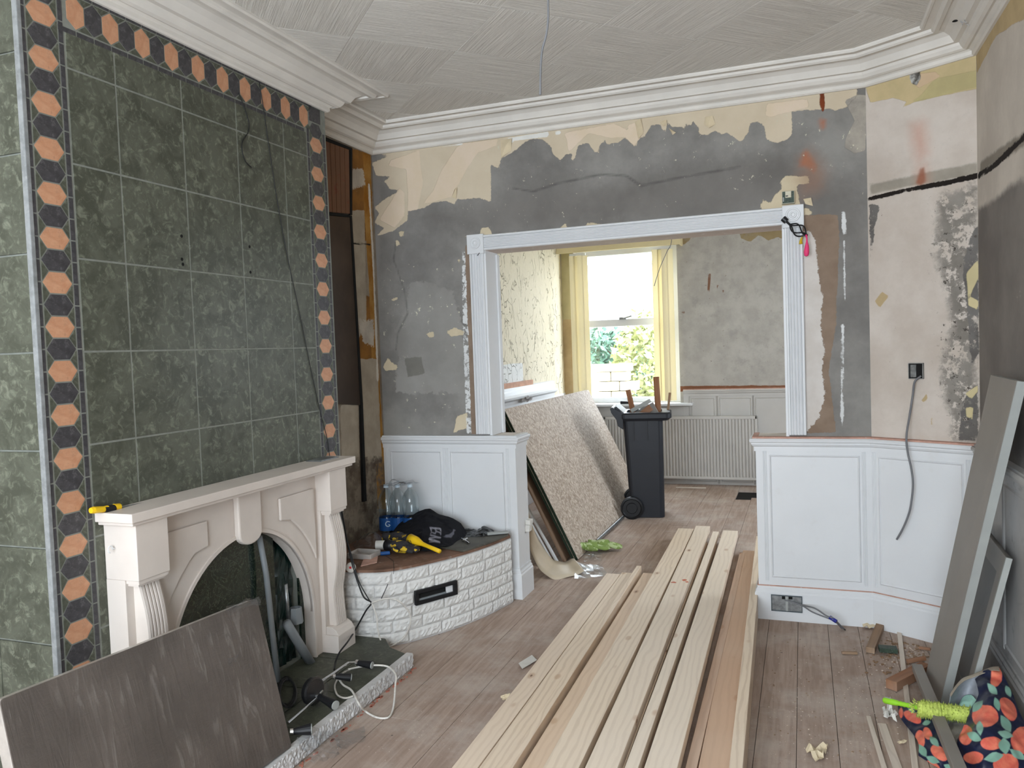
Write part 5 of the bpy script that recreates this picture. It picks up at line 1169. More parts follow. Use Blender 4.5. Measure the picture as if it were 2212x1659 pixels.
o = cloth('grey_cloth', [[(1990, 1556, .03), (2020, 1550, .05), (2055, 1560, .06), (2085, 1560, .08)], [(2000, 1580, .03), (2030, 1585, .05), (2058, 1590, .06), (2078, 1590, .07)], [(2010, 1600, .02), (2035, 1610, .03), (2056, 1612, .04), (2068, 1612, .04)]], 'greycl', None, 30, 24, .012, 16, seed=6); tag(o, 'soft grey cloths bundled in the open bag under the green duster', 'cloth')
MT['lime'] = simple('lime plastic', S(142, 200, 48), .4, .05); MT['fluff'] = simple('yellow green microfibre', S(186, 200, 100), .95, .25, 60, 1.0, 90)
dt = thing('duster', 'lime green handled duster with fluffy head lying over the bag', 'duster', tuple(FL(1960, 1522, .08)))
A = FL(1908, 1512, .095); Bq = FL(1986, 1529, .11); dv = (Bq-A)
G().tube([A, A+dv*.05, A+dv*.25, A+dv*.4]+[A+dv*(.45+.05*i) for i in range(12)], [.008, .0125, .0125, .011]+[.0105 if i % 2 else .0085 for i in range(12)], 10).make('duster_handle', 'lime', dt, smooth=True)
G().prism([A+dv*.05+Vector((0, -.003, .0125)), A+dv*.22+Vector((0, -.003, .0125)), A+dv*.22+Vector((0, .004, .0125)), A+dv*.05+Vector((0, .004, .0125))], (0, 0, .001)).make('hanging_slot', 'greyw', dt)
C_ = spline([FL(1984, 1530, .11), FL(2010, 1534, .112), FL(2050, 1538, .112), FL(2094, 1545, .112)], 12)
g = G(); rsf = np.random.RandomState(2)
g.tube(C_, [.029+rsf.uniform(-.004, .004) for _ in C_], 14)
for _ in range(900):
    c = C_[rsf.randint(len(C_))]; a = Vector(rsf.normal(size=3)).normalized(); q = c+a*.028; b = a.orthogonal().normalized()*.003; g.add([q-b, q+b, q+a*rsf.uniform(.006, .014)], [(0, 1, 2)])
g.make('duster_head', 'fluff', dt)
# ---- things on the bench
BT = BH+.0145
def glassy(name, tint, f):
    return glass(name, tint, f)
MT['pet'] = glass('clear bottle plastic', (.86, .90, .91, 1), .05, .6, .08); MT['label'] = simple('blue label', S(30, 76, 134), .4, .15, 10); MT['labelw'] = simple('pale print', S(200, 215, 225), .5)
for i, (x, y, lab) in enumerate(((838, 1150, 'left clear water bottle with blue label and white letter'), (862, 1143, 'middle clear water bottle behind the black hoodie'), (889, 1136, 'right clear water bottle nearest the white panelling'))):
    c = FL(x, y, BT); c.y = min(c.y, 4.40); c = Vector((c.x, c.y, BT)); 
    if i: c = Vector((PY(x, y, 4.40-.03*i+.02).x, 4.40-.03*i+.02, BT))
    c.z = BT+ (.010 if c.x > -2.4 and c.y > 4.12 else .0); t = thing('water_bottle', lab, 'bottle', tuple(c), 'three water bottles at the back of the bench')
    G().lathe([(0, .004), (.042, .0), (.052, .01), (.052, .09), (.049, .1), (.049, .13), (.053, .14), (.054, .2), (.050, .225), (.034, .258), (.016, .278), (.014, .29)], c, 20).make('bottle_body', 'pet', t, smooth=True)
    G().lathe([(0, .306), (.015, .306), (.016, .288), (.0, .288)], c, 14).make('bottle_cap', 'labelw', t)
    G().lathe([(.0528, .02), (.0532, .021), (.0532, .10), (.0528, .101)], c, 20).make('bottle_label', 'label', t)
    if i == 0:
        g = G(); d = Vector((.55, -.83, 0)); s = Vector((.83, .55, 0))
        g.tube([c+d*.053+s*.016*math.cos(a)+Vector((0, 0, .065+.016*math.sin(a))) for a in np.linspace(.8, 5.6, 12)]+[c+d*.054+s*.003+Vector((0, 0, .062))], .003, 6).make('label_letter', 'labelw', t)
crumple('shrink_wrap', [Vector((-2.50, 4.31, BT+.30)), Vector((-2.33, 4.31, BT+.31)), Vector((-2.30, 4.46, BT+.30)), Vector((-2.48, 4.46, BT+.31))], 'film', 'clear shrink wrap and blue carry strip over the water bottles', 'plastic wrap', 7, .012, seed=9)
MT['hood'] = paint_material('black fleece hoodie', (S(14, 14, 18), S(22, 22, 27), 30), [dict(col=S(150, 148, 156), col2=S(120, 118, 126), amp=.0012), dict(col=S(96, 96, 104), amp=.004)], .9, .3)
def q7(*q): return [(820+a/7.9, 1090+b/7.9) for a, b in q]
LH = [dict(lines=[(q7((860, 445), (858, 395), (1035, 412), (1035, 445)), 1.2), (q7((948, 405), (950, 440)), 1.0), (q7((870, 505), (862, 465), (945, 495), (960, 450), (1030, 475), (1035, 510)), 1.1), (q7((868, 525), (1030, 555)), 1.2), (q7((1030, 560), (855, 575)), 1.1), (q7((955, 540), (945, 570)), 0.9), (q7((840, 590), (1020, 640)), 1.4), (q7((1020, 640), (850, 635)), 1.1)]),
      dict(polys=[q7((1080, 545), (1200, 480), (1260, 420), (1295, 430), (1270, 500), (1210, 560), (1140, 555))])]
ho = cloth('hoodie', [[(848, 1178, 4.02), (842, 1150, 4.36), (875, 1122, 4.40), (925, 1104, 4.42), (950, 1112, 4.42), (990, 1126, 4.42), (1012, 1158, 4.40)], [(846, 1180, 4.0), (846, 1150, 4.30), (880, 1118, 4.34), (922, 1100, 4.36), (944, 1110, 4.36), (980, 1124, 4.36), (1008, 1160, 4.34)], [(848, 1180, 3.98), (850, 1150, 4.18), (885, 1132, 4.24), (920, 1122, 4.24), (948, 1132, 4.24), (975, 1140, 4.26), (1000, 1166, 4.28)],
      [(848, 1182, 3.96), (855, 1160, 4.10), (885, 1150, 4.12), (915, 1148, 4.12), (945, 1158, 4.12), (970, 1160, 4.16), (990, 1172, 4.22)], [(852, 1184, 3.95), (865, 1174, 4.02), (890, 1170, 4.03), (915, 1170, 4.03), (940, 1176, 4.03), (962, 1174, 4.08), (980, 1176, 4.14)], [(856, 1186, 3.94), (870, 1186, 3.96), (895, 1188, 3.95), (915, 1190, 3.945), (938, 1188, 3.96), (956, 1180, 4.02), (972, 1180, 4.10)]], 'hood', None, 90, 70, .012, 16, LH, plane='y', minz=BT+.002, seed=2)
tag(ho, 'crumpled black hoodie with pale lettering on the brick bench', 'hoodie')
MT['binbag'] = simple('shiny black plastic', S(16, 17, 18), .25, .2, 20, .5, 50, spec=.6)
o = cloth('black_plastic_bag', [[(985, 1160, 4.42), (1005, 1144, 4.44), (1030, 1143, 4.45), (1045, 1136, 4.46), (1066, 1146, 4.46)], [(984, 1168, 4.36), (1005, 1154, 4.38), (1030, 1150, 4.38), (1045, 1147, 4.40), (1064, 1150, 4.42)], [(984, 1172, 4.28), (1005, 1162, 4.31), (1030, 1158, 4.33), (1048, 1155, 4.36), (1060, 1152, 4.40)]], 'binbag', None, 44, 24, .014, 24, plane='y', minz=BT+.011, seed=4); tag(o, 'flattened shiny black plastic bag beside the hoodie', 'plastic bag')
A = FL(1052, 1151, BT+.026); Bq = FL(1098, 1147, BT+.026)
beam('scraper_blade', A, Bq, .035, .012, 'sageE', 'pale flat strip lying at the far end of the bench', 'strip')
kt = thing('radiator_key', 'small steel pull handle lying on the slate tile', 'tool', tuple(FL(1005, 1170, BT+.01)))
G().tube([FL(997, 1164, BT+.018), FL(1003, 1166, BT+.018), FL(1014, 1174, BT+.016)], .006, 8).make('shank', 'chrome', kt); G().tube([FL(999, 1168, BT+.018), FL(1009, 1163, BT+.018)], .006, 8).make('crossbar', 'chrome', kt)
# hand brush : yellow handle with dark bristles
MT['yell'] = simple('yellow plastic', S(226, 184, 30), .4, .06); MT['bristle'] = simple('dark bristles', S(40, 42, 48), .9, .3, 60)
br = thing('hand_brush', 'yellow handled dusting brush lying over the work gloves', 'brush', tuple(FL(905, 1185, BT)))
hz = BT+.05
A = FL(886, 1164, hz+.015); M_ = FL(912, 1175, hz); Bq = FL(950, 1191, BT+.035)
G().tube([A, A.lerp(M_, .5), M_, M_.lerp(Bq, .3), Bq], [.030, .028, .013, .011, .012], 12).make('brush_handle', 'yell', br, smooth=True)
g = G(); rs = np.random.RandomState(8)
for _ in range(420):
    q = FL(rs.uniform(858, 890), rs.uniform(1158, 1180), BT+.05); e_ = q+Vector((rs.uniform(-.03, .0), rs.uniform(-.03, .01), rs.uniform(-.035, .02))); e_.z = max(e_.z, BT+.012)
    g.tube([q, e_], .0014, 3, False)
g.make('bristles', 'bristle', br)
def ball(g, c, r, n=8, m=6, s=(1, 1, 1)): return g.lathe([(r*math.sin(PI*i/m), -r*math.cos(PI*i/m)) for i in range(m+1)], c, n, 'z', Matrix(((s[0], 0, 0), (0, s[1], 0), (0, 0, s[2]))))
def glove(name, lab, wrist, dirv, side, L, mat, cuff, voxel=.0035, curl=.25, cat='glove'):
    """work glove: palm and five separate bent fingers merged to one skin"""
    t = thing(name, lab, cat, tuple(wrist)); d = Vector(dirv).normalized(); s = Vector(side); s = (s-d*s.dot(d)).normalized(); u = d.cross(s)
    if u.z < 0: u = -u
    g = G(); k = L/.24; w = Vector(wrist)+u*.02*k
    g.tube([w, w+d*.05*k, w+d*.10*k], [.028*k, .038*k, .036*k], 10)
    for i, (off, ln) in enumerate(((-.033, .062), (-.012, .078), (.010, .074), (.031, .058))):
        a = w+d*.075*k+s*off*k*.9; b = a+d*.045*k+s*off*.15; c = b+d*ln*.55*k-u*curl*.03*k+s*off*.1; e_ = c+d*ln*.4*k*(1-curl)-u*.018*k*(curl*2)
        e_.z = max(e_.z, wrist[2]+.01*k); g.tube([a, b, c, e_], [.016*k, .0145*k, .0135*k, .011*k], 8); ball(g, e_, .011*k)
    a = w+d*.03*k-s*.03*k; b = a+d*.03*k-s*.028*k; c = b+d*.035*k-s*.012*k-u*.005*k; g.tube([a, b, c], [.017*k, .015*k, .011*k], 8); ball(g, c, .011*k)
    o = g.make('glove_body', mat, t, smooth=True); m = o.modifiers.new('r', 'REMESH'); m.mode = 'VOXEL'; m.voxel_size = voxel; m.use_smooth_shade = True
    sm = o.modifiers.new('s', 'SMOOTH'); sm.iterations = 3
    G().tube([w-d*.045*k, w-d*.02*k, w+d*.01*k], [.034*k, .031*k, .029*k], 14).make('glove_cuff', cuff, t, smooth=True)
    return t
MT['gy'] = paint_material('yellow and charcoal glove', (S(44, 43, 45), S(54, 52, 54), 20), [], .85, .4); 
def twotone(name, a, b, sc):
    n = NT(name, .8, .2); n.col(n.mix(n.step(n.noise(sc, 2, .4), .53, .55), a, b)); n.bump(n.noise(90, 3), .4, .004); return n.m
MT['gy'] = twotone('charcoal and yellow glove', S(50, 48, 50), S(206, 172, 52), 22); MT['gg'] = twotone('green gardening glove', S(128, 150, 84), S(176, 192, 142), 30)
[None]; glove('work_glove', 'charcoal and yellow work glove under the brush handle', FL(848, 1186, BT+.022), (1, -.18, 0), (0, 1, 0), .23, 'gy', 'black')
glove('work_glove', 'second charcoal work glove behind, with yellow frayed cuff', FL(842, 1166, BT+.03), (1, .02, .05), (0, 1, 0), .20, 'gy', 'gy')
pb = thing('paper_roll', 'white paper roll with pink rim beside the gloves', 'roll', tuple(FL(825, 1178, BT)))
A = FL(812, 1178, BT+.028); Bq = FL(840, 1177, BT+.028); G().tube([A, Bq], .027, 18).make('roll', 'paperw', pb, smooth=False); G().tube([Bq-(Bq-A)*.06, Bq+(Bq-A)*.03], .0285, 18).make('rim', 'edgepink', pb)
o = cloth('clear_plastic_bag', [[(762, 1176, 4.05), (785, 1155, 4.10), (808, 1148, 4.14), (828, 1165, 4.12)], [(764, 1182, 3.98), (786, 1162, 4.02), (806, 1155, 4.05), (822, 1172, 4.04)], [(768, 1188, 3.92), (788, 1182, 3.94), (806, 1180, 3.96), (818, 1182, 3.96)]], MT['film'], None, 30, 20, .02, 22, plane='y', minz=BT+.002, seed=7); tag(o, 'crumpled clear plastic bag at the back left of the bench', 'plastic bag')
MT['cardw'] = simple('grey white card', S(176, 170, 164), .8, .1, 12, dirt=(S(130, 110, 96), .4))
tt = thing('card_tray', 'open shallow grey card tray on the bench', 'tray', tuple(FL(790, 1200, BT)))
c0 = FL(800, 1209, BT+.002); c1 = FL(821, 1198, BT+.002); c3 = FL(752, 1206, BT+.002); c2 = c1+(c3-c0)
g = G()
for a, b in ((c0, c1), (c1, c2), (c2, c3), (c3, c0)):
    n_ = (b-a).cross(Vector((0, 0, 1))).normalized()*.004; g.prism([a, b, b+n_, a+n_], (0, 0, .028))
g.make('tray_wall', 'cardw', tt); G().prism([c0, c1, c2, c3], (0, 0, .002)).make('tray_floor', 'cardw', tt)
o = G().prism([FL(779, 1224, BT+.001), FL(814, 1216, BT+.001), FL(817, 1202, BT+.001), FL(786, 1208, BT+.001)], (0, 0, .004)).make('wood_scrap', 'edgepink'); tag(o, 'thin reddish board scrap in front of the card tray', 'board scrap')
tm = thing('white_pot', 'small white plastic tub with red mark beside the mantelpiece', 'tub', tuple(FL(758, 1228, BT)))
cc = FL(758, 1226, BT+.02); Mt = Matrix.Rotation(math.radians(70), 3, 'X') @ Matrix.Rotation(.4, 3, 'Y')
G().lathe([(0, -.01), (.022, -.01), (.026, -.006), (.026, .008), (.022, .011), (0, .011)], cc, 20, 'z', Mt).make('tub_body', 'paperw', tm); MT['red'] = simple('red print', S(196, 50, 52), .5)
G().box((cc.x-.002, cc.y-.014, cc.z-.002), (cc.x+.011, cc.y-.012, cc.z+.009)).make('red_mark', 'red', tm)
o = G().tube([FL(822, 1196, BT+.012), FL(842, 1194, BT+.012)], .011, 10).make('blue_offcut', 'label'); tag(o, 'small dark blue plastic piece between tray and gloves', 'plastic piece')
tub('thin_wire', [FL(832, 1200, BT+.004), FL(850, 1212, BT+.004), FL(851, 1226, BT+.004), PY(850, 1240, 3.60)+Vector((0, .0, 0))], .0012, 'blackc', 'thin dark wire trailing over the front of the bench', 'wire', 5)
# ---- cables at the fireplace
def PXs(pts, X): return spline([PX(a, b, X) for a, b in pts], 6)
tub('black_wire', PXs([(515, 200), (525, 225), (537, 262), (536, 285), (524, 305), (523, 325), (530, 348), (543, 362)], XC+.004), .0022, 'blackc', 'short curly black wire hanging from the cornice over the green tiles', 'wire', 6)
tub('black_wire', PXs([(560, 178), (570, 240), (583, 330), (600, 440), (622, 560), (648, 680), (670, 790), (692, 890), (706, 945), (712, 985)], XC+.004)+[Vector((XC+.03, PX(712, 985, XC+.03).y, 1.034))], .002, 'blackc', 'long black wire running down the green tiles to the shelf', 'wire', 6)
b0 = along(.03)[0]; b1 = along(.16)[0]
tub('black_cable', spline([PY(735, 1085, 3.515), PY(748, 1160, 3.535), PY(760, 1215, 3.530), PY(772, 1255, 3.525), PY(786, 1290, 3.520), PY(802, 1302, 3.515), PY(790, 1320, 3.505), PY(768, 1360, 3.495), PX(752, 1385, -2.14), PX(733, 1410, -2.14), PX(724, 1432, -2.14), FL(722, 1447, HT+.006)], 6), .0042, 'blackc', 'black twisted cable looping down past the mantel foot', 'cable')
tub('black_cable', spline([PY(742, 1150, 3.535), PY(758, 1195, 3.530), PY(775, 1255, 3.520), PY(800, 1300, 3.510)], 8), .003, 'blackc', 'thinner black cable running beside the mantel to the bricks', 'cable', 6)
tub('white_cable', spline([PY(803, 1302, 3.513), PY(813, 1330, 3.515), PY(817, 1365, 3.515), Vector((PY(818, 1390, 3.505).x, 3.55, .006)), FL(818, 1404, .006)], 8), .0042, 'whitec', 'short white cable dropping to the floor before the brick bench', 'cable', 7)
tub('white_cable', spline([PY(803, 1302, 3.511), PY(835, 1293, 3.525), PY(862, 1299, 3.540), PY(883, 1322, 3.60), PY(886, 1346, 3.61), PY(874, 1375, 3.62), PY(852, 1392, 3.60), FL(832, 1401, .006)], 8), .0045, 'whitec', 'white cable loop standing against the white bricks', 'cable', 7)
tub('black_wire', [PY(822, 1297, 3.57), PY(838, 1262, 3.585)], .002, 'blackc', 'short black wire end sticking up over the bricks', 'wire', 6)
# ---- spotlight bar on the hearth
lt = thing('spotlight_bar', 'chrome ceiling spotlight bar with black heads dumped on the hearth', 'light fitting', tuple(FL(700, 1490, HT)))
hb = HT+.05
G().lathe([(0, 0), (.056, 0), (.058, .004), (.058, .02), (.05, .026), (0, .026)], FL(672, 1492, HT+.062), 24, 'z', Matrix.Rotation(math.radians(86), 3, 'Y') @ Matrix.Rotation(.2, 3, 'X')).make('back_plate', 'black', lt)
G().lathe([(0, 0), (.062, 0), (.062, .008), (0, .008)], FL(684, 1492, HT+.064), 24, 'z', Matrix.Rotation(math.radians(86), 3, 'Y') @ Matrix.Rotation(.2, 3, 'X')).make('glass_disc', MT['film'], lt)
pA = [FL(690, 1474, HT+.075), FL(720, 1455, HT+.062), FL(752, 1432, HT+.05), FL(772, 1430, HT+.045)]
G().tube(pA, .006, 10).make('chrome_arm', 'chrome', lt); G().tube([FL(672, 1469, HT+.08), FL(690, 1469, HT+.08)], .004).tube([FL(676, 1492+20, HT+.02), FL(692, 1512, HT+.02)], .004).make('fixing_pin', 'chrome', lt)
G().tube([FL(696, 1492, HT+.05), FL(682, 1510, HT+.04), FL(622, 1562, HT+.03)], .006, 10).make('chrome_arm', 'chrome', lt)
def spot(a, b, r0_, r1_, face=True):
    a = Vector(a); b = Vector(b); d = (b-a).normalized(); h_ = G().tube([a, a+(b-a)*.15, b], [r0_*.9, r0_, r1_], 16).make('lamp_head', 'black', lt, smooth=False)
    G().tube([a-d*.012, a], r0_*.95, 14).make('chrome_collar', 'chrome', h_)
    G().tube([b-d*.002, b+d*.004], r1_*.86, 16).make('lamp_lens', 'sageE', h_)
spot(FL(774, 1432, HT+.042), FL(803, 1437, HT+.036), .014, .019)
spot(FL(724, 1461, HT+.05), FL(757, 1463, HT+.035), .013, .018)
spot(FL(690, 1505, HT+.045), FL(724, 1523, HT+.035), .014, .022)
spot(FL(634, 1580, HT+.03), FL(672, 1575, HT+.03), .014, .023)
tub('white_cable', spline([FL(752, 1446, HT+.02), FL(780, 1440, HT+.02), FL(806, 1437, HT+.03), FL(838, 1440, HT+.02), FL(855, 1458, .085), FL(854, 1480, .06), FL(852, 1510, .03), FL(848, 1535, .008), FL(838, 1550, .007), FL(815, 1550, .007), FL(790, 1537, .012), FL(775, 1520, .075), FL(760, 1492, HT+.012), FL(742, 1480, HT+.01), FL(733, 1468, HT+.02)], 6), .0045, 'whitec', 'white flex looping from the spotlight bar over the hearth edge', 'cable')
tub('white_cable', spline([FL(757, 1446, HT+.01), FL(740, 1455, HT+.012), FL(724, 1478, HT+.008), FL(728, 1500, HT+.008), FL(745, 1508, HT+.008), FL(762, 1504, HT+.008)], 6), .0042, 'whitec', 'small white flex curl on the hearth tiles', 'cable', 7)
for i in range(3):
    o = G().tube([FL(618+18*math.cos(a)+i*2, 1492+30*math.sin(a)+i*3, HT+.008+.01*i) for a in np.linspace(0, 2*PI, 22)], .005, 7).make('cable_coil', 'blackc'); tag(o, ['lowest', 'middle', 'uppermost'][i]+' loop of black cable coiled on the hearth beside the wrapped slab', 'cable', 'black cable coils on the hearth')
crumple('clear_film', [FL(640, 1600, .09), FL(730, 1580, .03), FL(735, 1640, .004), FL(672, 1655, .004)], 'film', 'clear crumpled film lying over the hearth edge, lower piece', 'plastic film', 9, .012, seed=12)
crumple('clear_film', [FL(720, 1590, .01), FL(788, 1572, .004), FL(790, 1600, .004), FL(735, 1625, .004)], 'film', 'clear crumpled film on the floorboards beside the hearth edge', 'plastic film', 8, .008, seed=13)
# screwdriver on shelf, vent grille, cup hook
sd = thing('screwdriver', 'yellow and black screwdriver resting on the left end of the shelf', 'screwdriver', (-2.30, 2.08, 1.034))
P_ = lambda x, y: PX(x, y, -2.315)
G().tube([P_(196, 1103), P_(202, 1102), P_(225, 1100), P_(232, 1099)], [.010, .0125, .011, .012], 12).make('handle', 'yell', sd); G().tube([P_(224, 1102), P_(246, 1098)], .0135, 12).make('grip', 'black', sd); G().tube([P_(246, 1096), P_(258, 1095)], .0125, 12).make('ferrule', 'yell', sd); G().tube([P_(258, 1096), PX(312, 1087, -2.32)], .0035, 8).make('blade', 'steel', sd)
o = G().box((-2.33, 3.30, 1.0325), (-2.24, 3.46, 1.036)).box((-2.325, 3.31, 1.036), (-2.245, 3.45, 1.038)).make('metal_plate', 'steel'); tag(o, 'thin grey metal plate at the right end of the shelf', 'plate')
o = G().tube([(-2.30, 2.098, .90), (-2.30, 2.088, .90)]+[(-2.30, 2.080+.010*math.cos(a), .90+.012*math.sin(a)) for a in np.linspace(0, 4.6, 10)], .0022, 6).make('cup_hook', 'white'); tag(o, 'small white cup hook on the side of the mantelpiece', 'hook')
# ---- gadgets round the opening
pc = thing('alarm_sensor', 'open circuit board sensor box above the right corner block', 'sensor', (.0, 4.53, 2.3))
a = PY(1689, 441, YB-.03); b = PY(1716, 411, YB-.03)
MT['pcb'] = simple('green circuit board', S(52, 66, 54), .5, .3, 60, dirt=(S(180, 180, 170), .5)); MT['ivory'] = simple('ivory plastic', S(200, 194, 172), .5)
G().box((a.x, YB-.03, a.z), (b.x, YB-.001, b.z)).make('sensor_case', 'ivory', pc, bevel=.002); G().box((a.x+.003, YB-.033, a.z+.003), (b.x-.003, YB-.0301, b.z-.003)).make('circuit_board', 'pcb', pc)
G().box((a.x+.018, YB-.042, a.z+.03), (b.x-.016, YB-.0331, b.z-.002)).make('sensor_module', 'ivory', pc, bevel=.002); G().box((a.x+.02, YB-.038, a.z+.036), (a.x+.032, YB-.0421, a.z+.042)).make('chip', 'black', pc); G().box((a.x+.006, YB-.036, a.z+.012), (a.x+.011, YB-.0331, a.z+.034)).make('component', 'sageE', pc)
ih = thing('cage_finial', 'black twisted iron cage finial hooked on the right casing', 'finial', (.02, 4.52, 2.1))
yf = YB-.05; A = PY(1695, 475, yf); M1 = PY(1706, 485, yf); Bq = PY(1742, 508, yf); d = (Bq-M1); u = Vector((-d.z, 0, d.x)).normalized()
if u.z < 0: u = -u
v_ = Vector((0, -1, 0))
G().tube([A-(M1-A)*.35, A+(M1-A)*.35], .016, 12).make('iron_cap', 'black', ih)
G().tube([A, M1], .006, 8).make('iron_neck', 'black', ih)
for k_ in range(4):
    ph = PI/2*k_; pts = []
    for s in np.linspace(0, 1, 18): rr = .034*math.sin(PI*s); an = ph+2.2*s; pts.append(M1+d*s+u*rr*math.cos(an)+v_*rr*.8*math.sin(an))
    G().tube(pts, .0038, 7).make('cage_wire', 'black', ih)
g = G(); ball(g, Bq, .008); g.make('iron_tip', 'black', ih)
MT['pinkr'] = simple('pink rubber', S(226, 62, 116), .5, .05); MT['yelr'] = simple('yellow rubber', S(206, 172, 30), .5)
bl = tag(G().tube([PY(a_, b_, yf-.006) for a_, b_ in ((1741, 507), (1743, 515), (1743, 522), (1743, 532), (1742, 545), (1742, 552), (1742, 554))], [.006, .004, .005, .0105, .014, .011, .003], 14).make('pink_balloon', 'pinkr', smooth=True), 'deflated pink balloon hanging from the iron finial', 'balloon')
bl = tag(G().tube([PY(a_, b_, yf+.02) for a_, b_ in ((1737, 509), (1733, 511), (1730, 520), (1730, 527))], [.003, .003, .007, .010], 12).make('yellow_balloon', 'yelr', smooth=True), 'small deflated yellow balloon behind the pink one', 'balloon')
tub('dark_nail', [PY(1031, 552, YB-.023), PY(1036, 546, YB-.03)], .002, 'black', 'small dark nail in the left casing under the corner block', 'nail', 6)
# ---- ceiling cable
cb0 = PY(1184, 0, 2.5); k_ = Vector((cb0.x+.005, 2.5, CZ-.005))
tub('ceiling_cable', spline([k_, Vector((cb0.x+.004, 2.5, 2.85)), PY(1184, 0, 2.5), PY(1184, 40, 2.5), PY(1180, 75, 2.5), PY(1171, 110, 2.5), PY(1168, 150, 2.5), PY(1167, 205, 2.5)], 8), .0036, 'greyc', 'cut grey cable hanging from the ceiling', 'cable')
# back-room thin wire
tub('hanging_wire', spline([Vector((PY(1452, 500, 7.6).x, 7.6, Z2-.003)), PY(1451, 515, 7.6), PY(1440, 545, 7.6), PY(1425, 580, 7.6), PY(1413, 618, 7.6)], 6), .0035, 'greyc', 'thin wire hanging in the back room before the blind', 'wire', 6)
# ---- socket boxes
def dpt(x, y, o=.0): p = PN(x, y, (DC0[0], DC0[1], 0), dN); return p+dN*o
sb = thing('back_box', 'steel electrical back box set in the corner wall plaster', 'electrical box', tuple(dpt(1980, 800)))
a = dpt(1965, 818); b = dpt(1996, 784); w_ = (b-a).dot(dU); h_ = b.z-a.z
def dbox(g, s0, s1, z0_, z1_, o0, o1):
    P = [a+dU*s+Vector((0, 0, z))+dN*o for z in (z0_, z1_) for s, o in ((s0, o0), (s1, o0), (s1, o1), (s0, o1))]; 
    for p_ in P: pass
    return g.hexa(P)
a.z = dpt(1965, 818).z
dbox(G(), 0, w_, 0, h_, .0, .003).make('box_back', 'dark', sb)
g = G(); dbox(g, 0, .003, 0, h_, .003, .014); dbox(g, w_-.003, w_, 0, h_, .003, .014); dbox(g, 0.003, w_-.003, 0, .003, .003, .014); dbox(g, .003, w_-.003, h_-.003, h_, .003, .014); dbox(g, .008, w_*.5, .008, h_-.008, .003, .008); g.make('box_wall', 'steel', sb)
p0 = dpt(1992, 812, .012)
cp = [p0, dpt(1982, 824, .03), dpt(1976, 850, .02), dpt(1972, 890, .03), dpt(1973, 940, .075), dpt(1975, 975, .07), dpt(1981, 1010, .062), dpt(1984, 1045, .06), dpt(1979, 1090, .06), dpt(1972, 1115, .06), dpt(1961, 1140, .06), dpt(1949, 1161, .06)]
tub('grey_cable', spline(cp, 6), .005, 'greyc', 'cut grey cable dangling from the steel box over the white panelling', 'cable')
fb = thing('double_back_box', 'double steel back box cut into the white baseboard', 'electrical box', (-.12, 4.52, .08))
yb3 = YB-.036; a = PY(1667, 1318, yb3); b = PY(1732, 1289, yb3)
G().box((a.x, yb3, a.z), (b.x, yb3+.004, b.z)).make('box_back', 'steel', fb); MT['steeld'] = simple('dirty steel', S(84, 92, 96), .6, .3, 30, metallic=.4)
g = G(); g.box((a.x-.002, yb3-.005, a.z-.002), (b.x+.002, yb3, a.z+.003)).box((a.x-.002, yb3-.005, b.z-.003), (b.x+.002, yb3, b.z+.002)).box((a.x-.002, yb3-.005, a.z+.003), (a.x+.002, yb3, b.z-.003)).box((b.x-.002, yb3-.005, a.z+.003), (b.x+.002, yb3, b.z-.003)); g.make('box_rim', 'steeld', fb)
G().box((a.x+.074, yb3-.004, a.z+.003), (a.x+.086, yb3-.001, b.z-.004)).make('mounting_lug', 'sageE', fb); G().box((a.x+.055, yb3-.003, b.z-.02), (a.x+.072, yb3-.0005, b.z-.004)).box((a.x+.09, yb3-.003, b.z-.018), (a.x+.11, yb3-.0005, b.z-.004)).make('knockout_hole', 'dark', fb)
sc_ = thing('socket_cables', 'two grey cables with blue tape trailing from the baseboard box', 'cable', tuple(FL(1800, 1340)))
e0 = PY(1695, 1296, yb3-.006)
G().tube(spline([e0, PY(1732, 1307, yb3-.02), PY(1760, 1314, 4.44), PY(1785, 1330, 4.40), PY(1800, 1336, 4.38), FL(1822, 1358, .01)], 6), .0042, 8).make('cable_core', 'greyc', sc_); G().tube(spline([e0, PY(1732, 1308, yb3-.02), PY(1755, 1322, 4.43), PY(1790, 1336, 4.39), PY(1803, 1341, 4.38), FL(1818, 1357, .008)], 6), .0042, 8).make('cable_core', 'greyc', sc_)
MT['bluet'] = simple('blue tape', S(24, 30, 120), .5); G().tube([PY(1792, 1333, 4.39), PY(1807, 1343, 4.375)], .0105, 8).make('blue_tape', 'bluet', sc_); G().tube([FL(1817, 1353, .01), FL(1826, 1361, .006)], [.005, .003], 8).make('cable_tip', 'black', sc_)
# ---- gloves and scraps on the floor
glove('garden_glove', 'green gardening glove in a heap at the foot of the strand board', FL(1262, 1186, .03), (1, .25, -.02), (0, 1, 0), .24, 'gg', 'gg')
glove('garden_glove', 'second green gardening glove with fingers spread towards the bin', FL(1285, 1182, .02), (1, .1, 0), (.1, 1, 0), .26, 'gg', 'gg')
crumple('clear_film', [FL(1255, 1200, .02), FL(1300, 1196, .02), FL(1300, 1212, .004), FL(1262, 1214, .004)], 'film', 'clear film wrapper under the green gloves', 'plastic film', 7, .012, seed=21)
crumple('white_plastic_sheet', [FL(1246, 1216, .004), FL(1300, 1222, .004), FL(1312, 1244, .004), FL(1240, 1252, .004)], 'film', 'glossy white plastic sheet flat on the floor before the vinyl curl', 'plastic sheet', 8, .006, seed=22)
o = G().prism([FL(x, y, .002) for x, y in ((1255, 1221), (1294, 1221), (1280, 1232), (1256, 1236))], (0, 0, .001)).make('white_card', 'paperw'); tag(o, 'pale card scrap beside the vinyl curl', 'card')
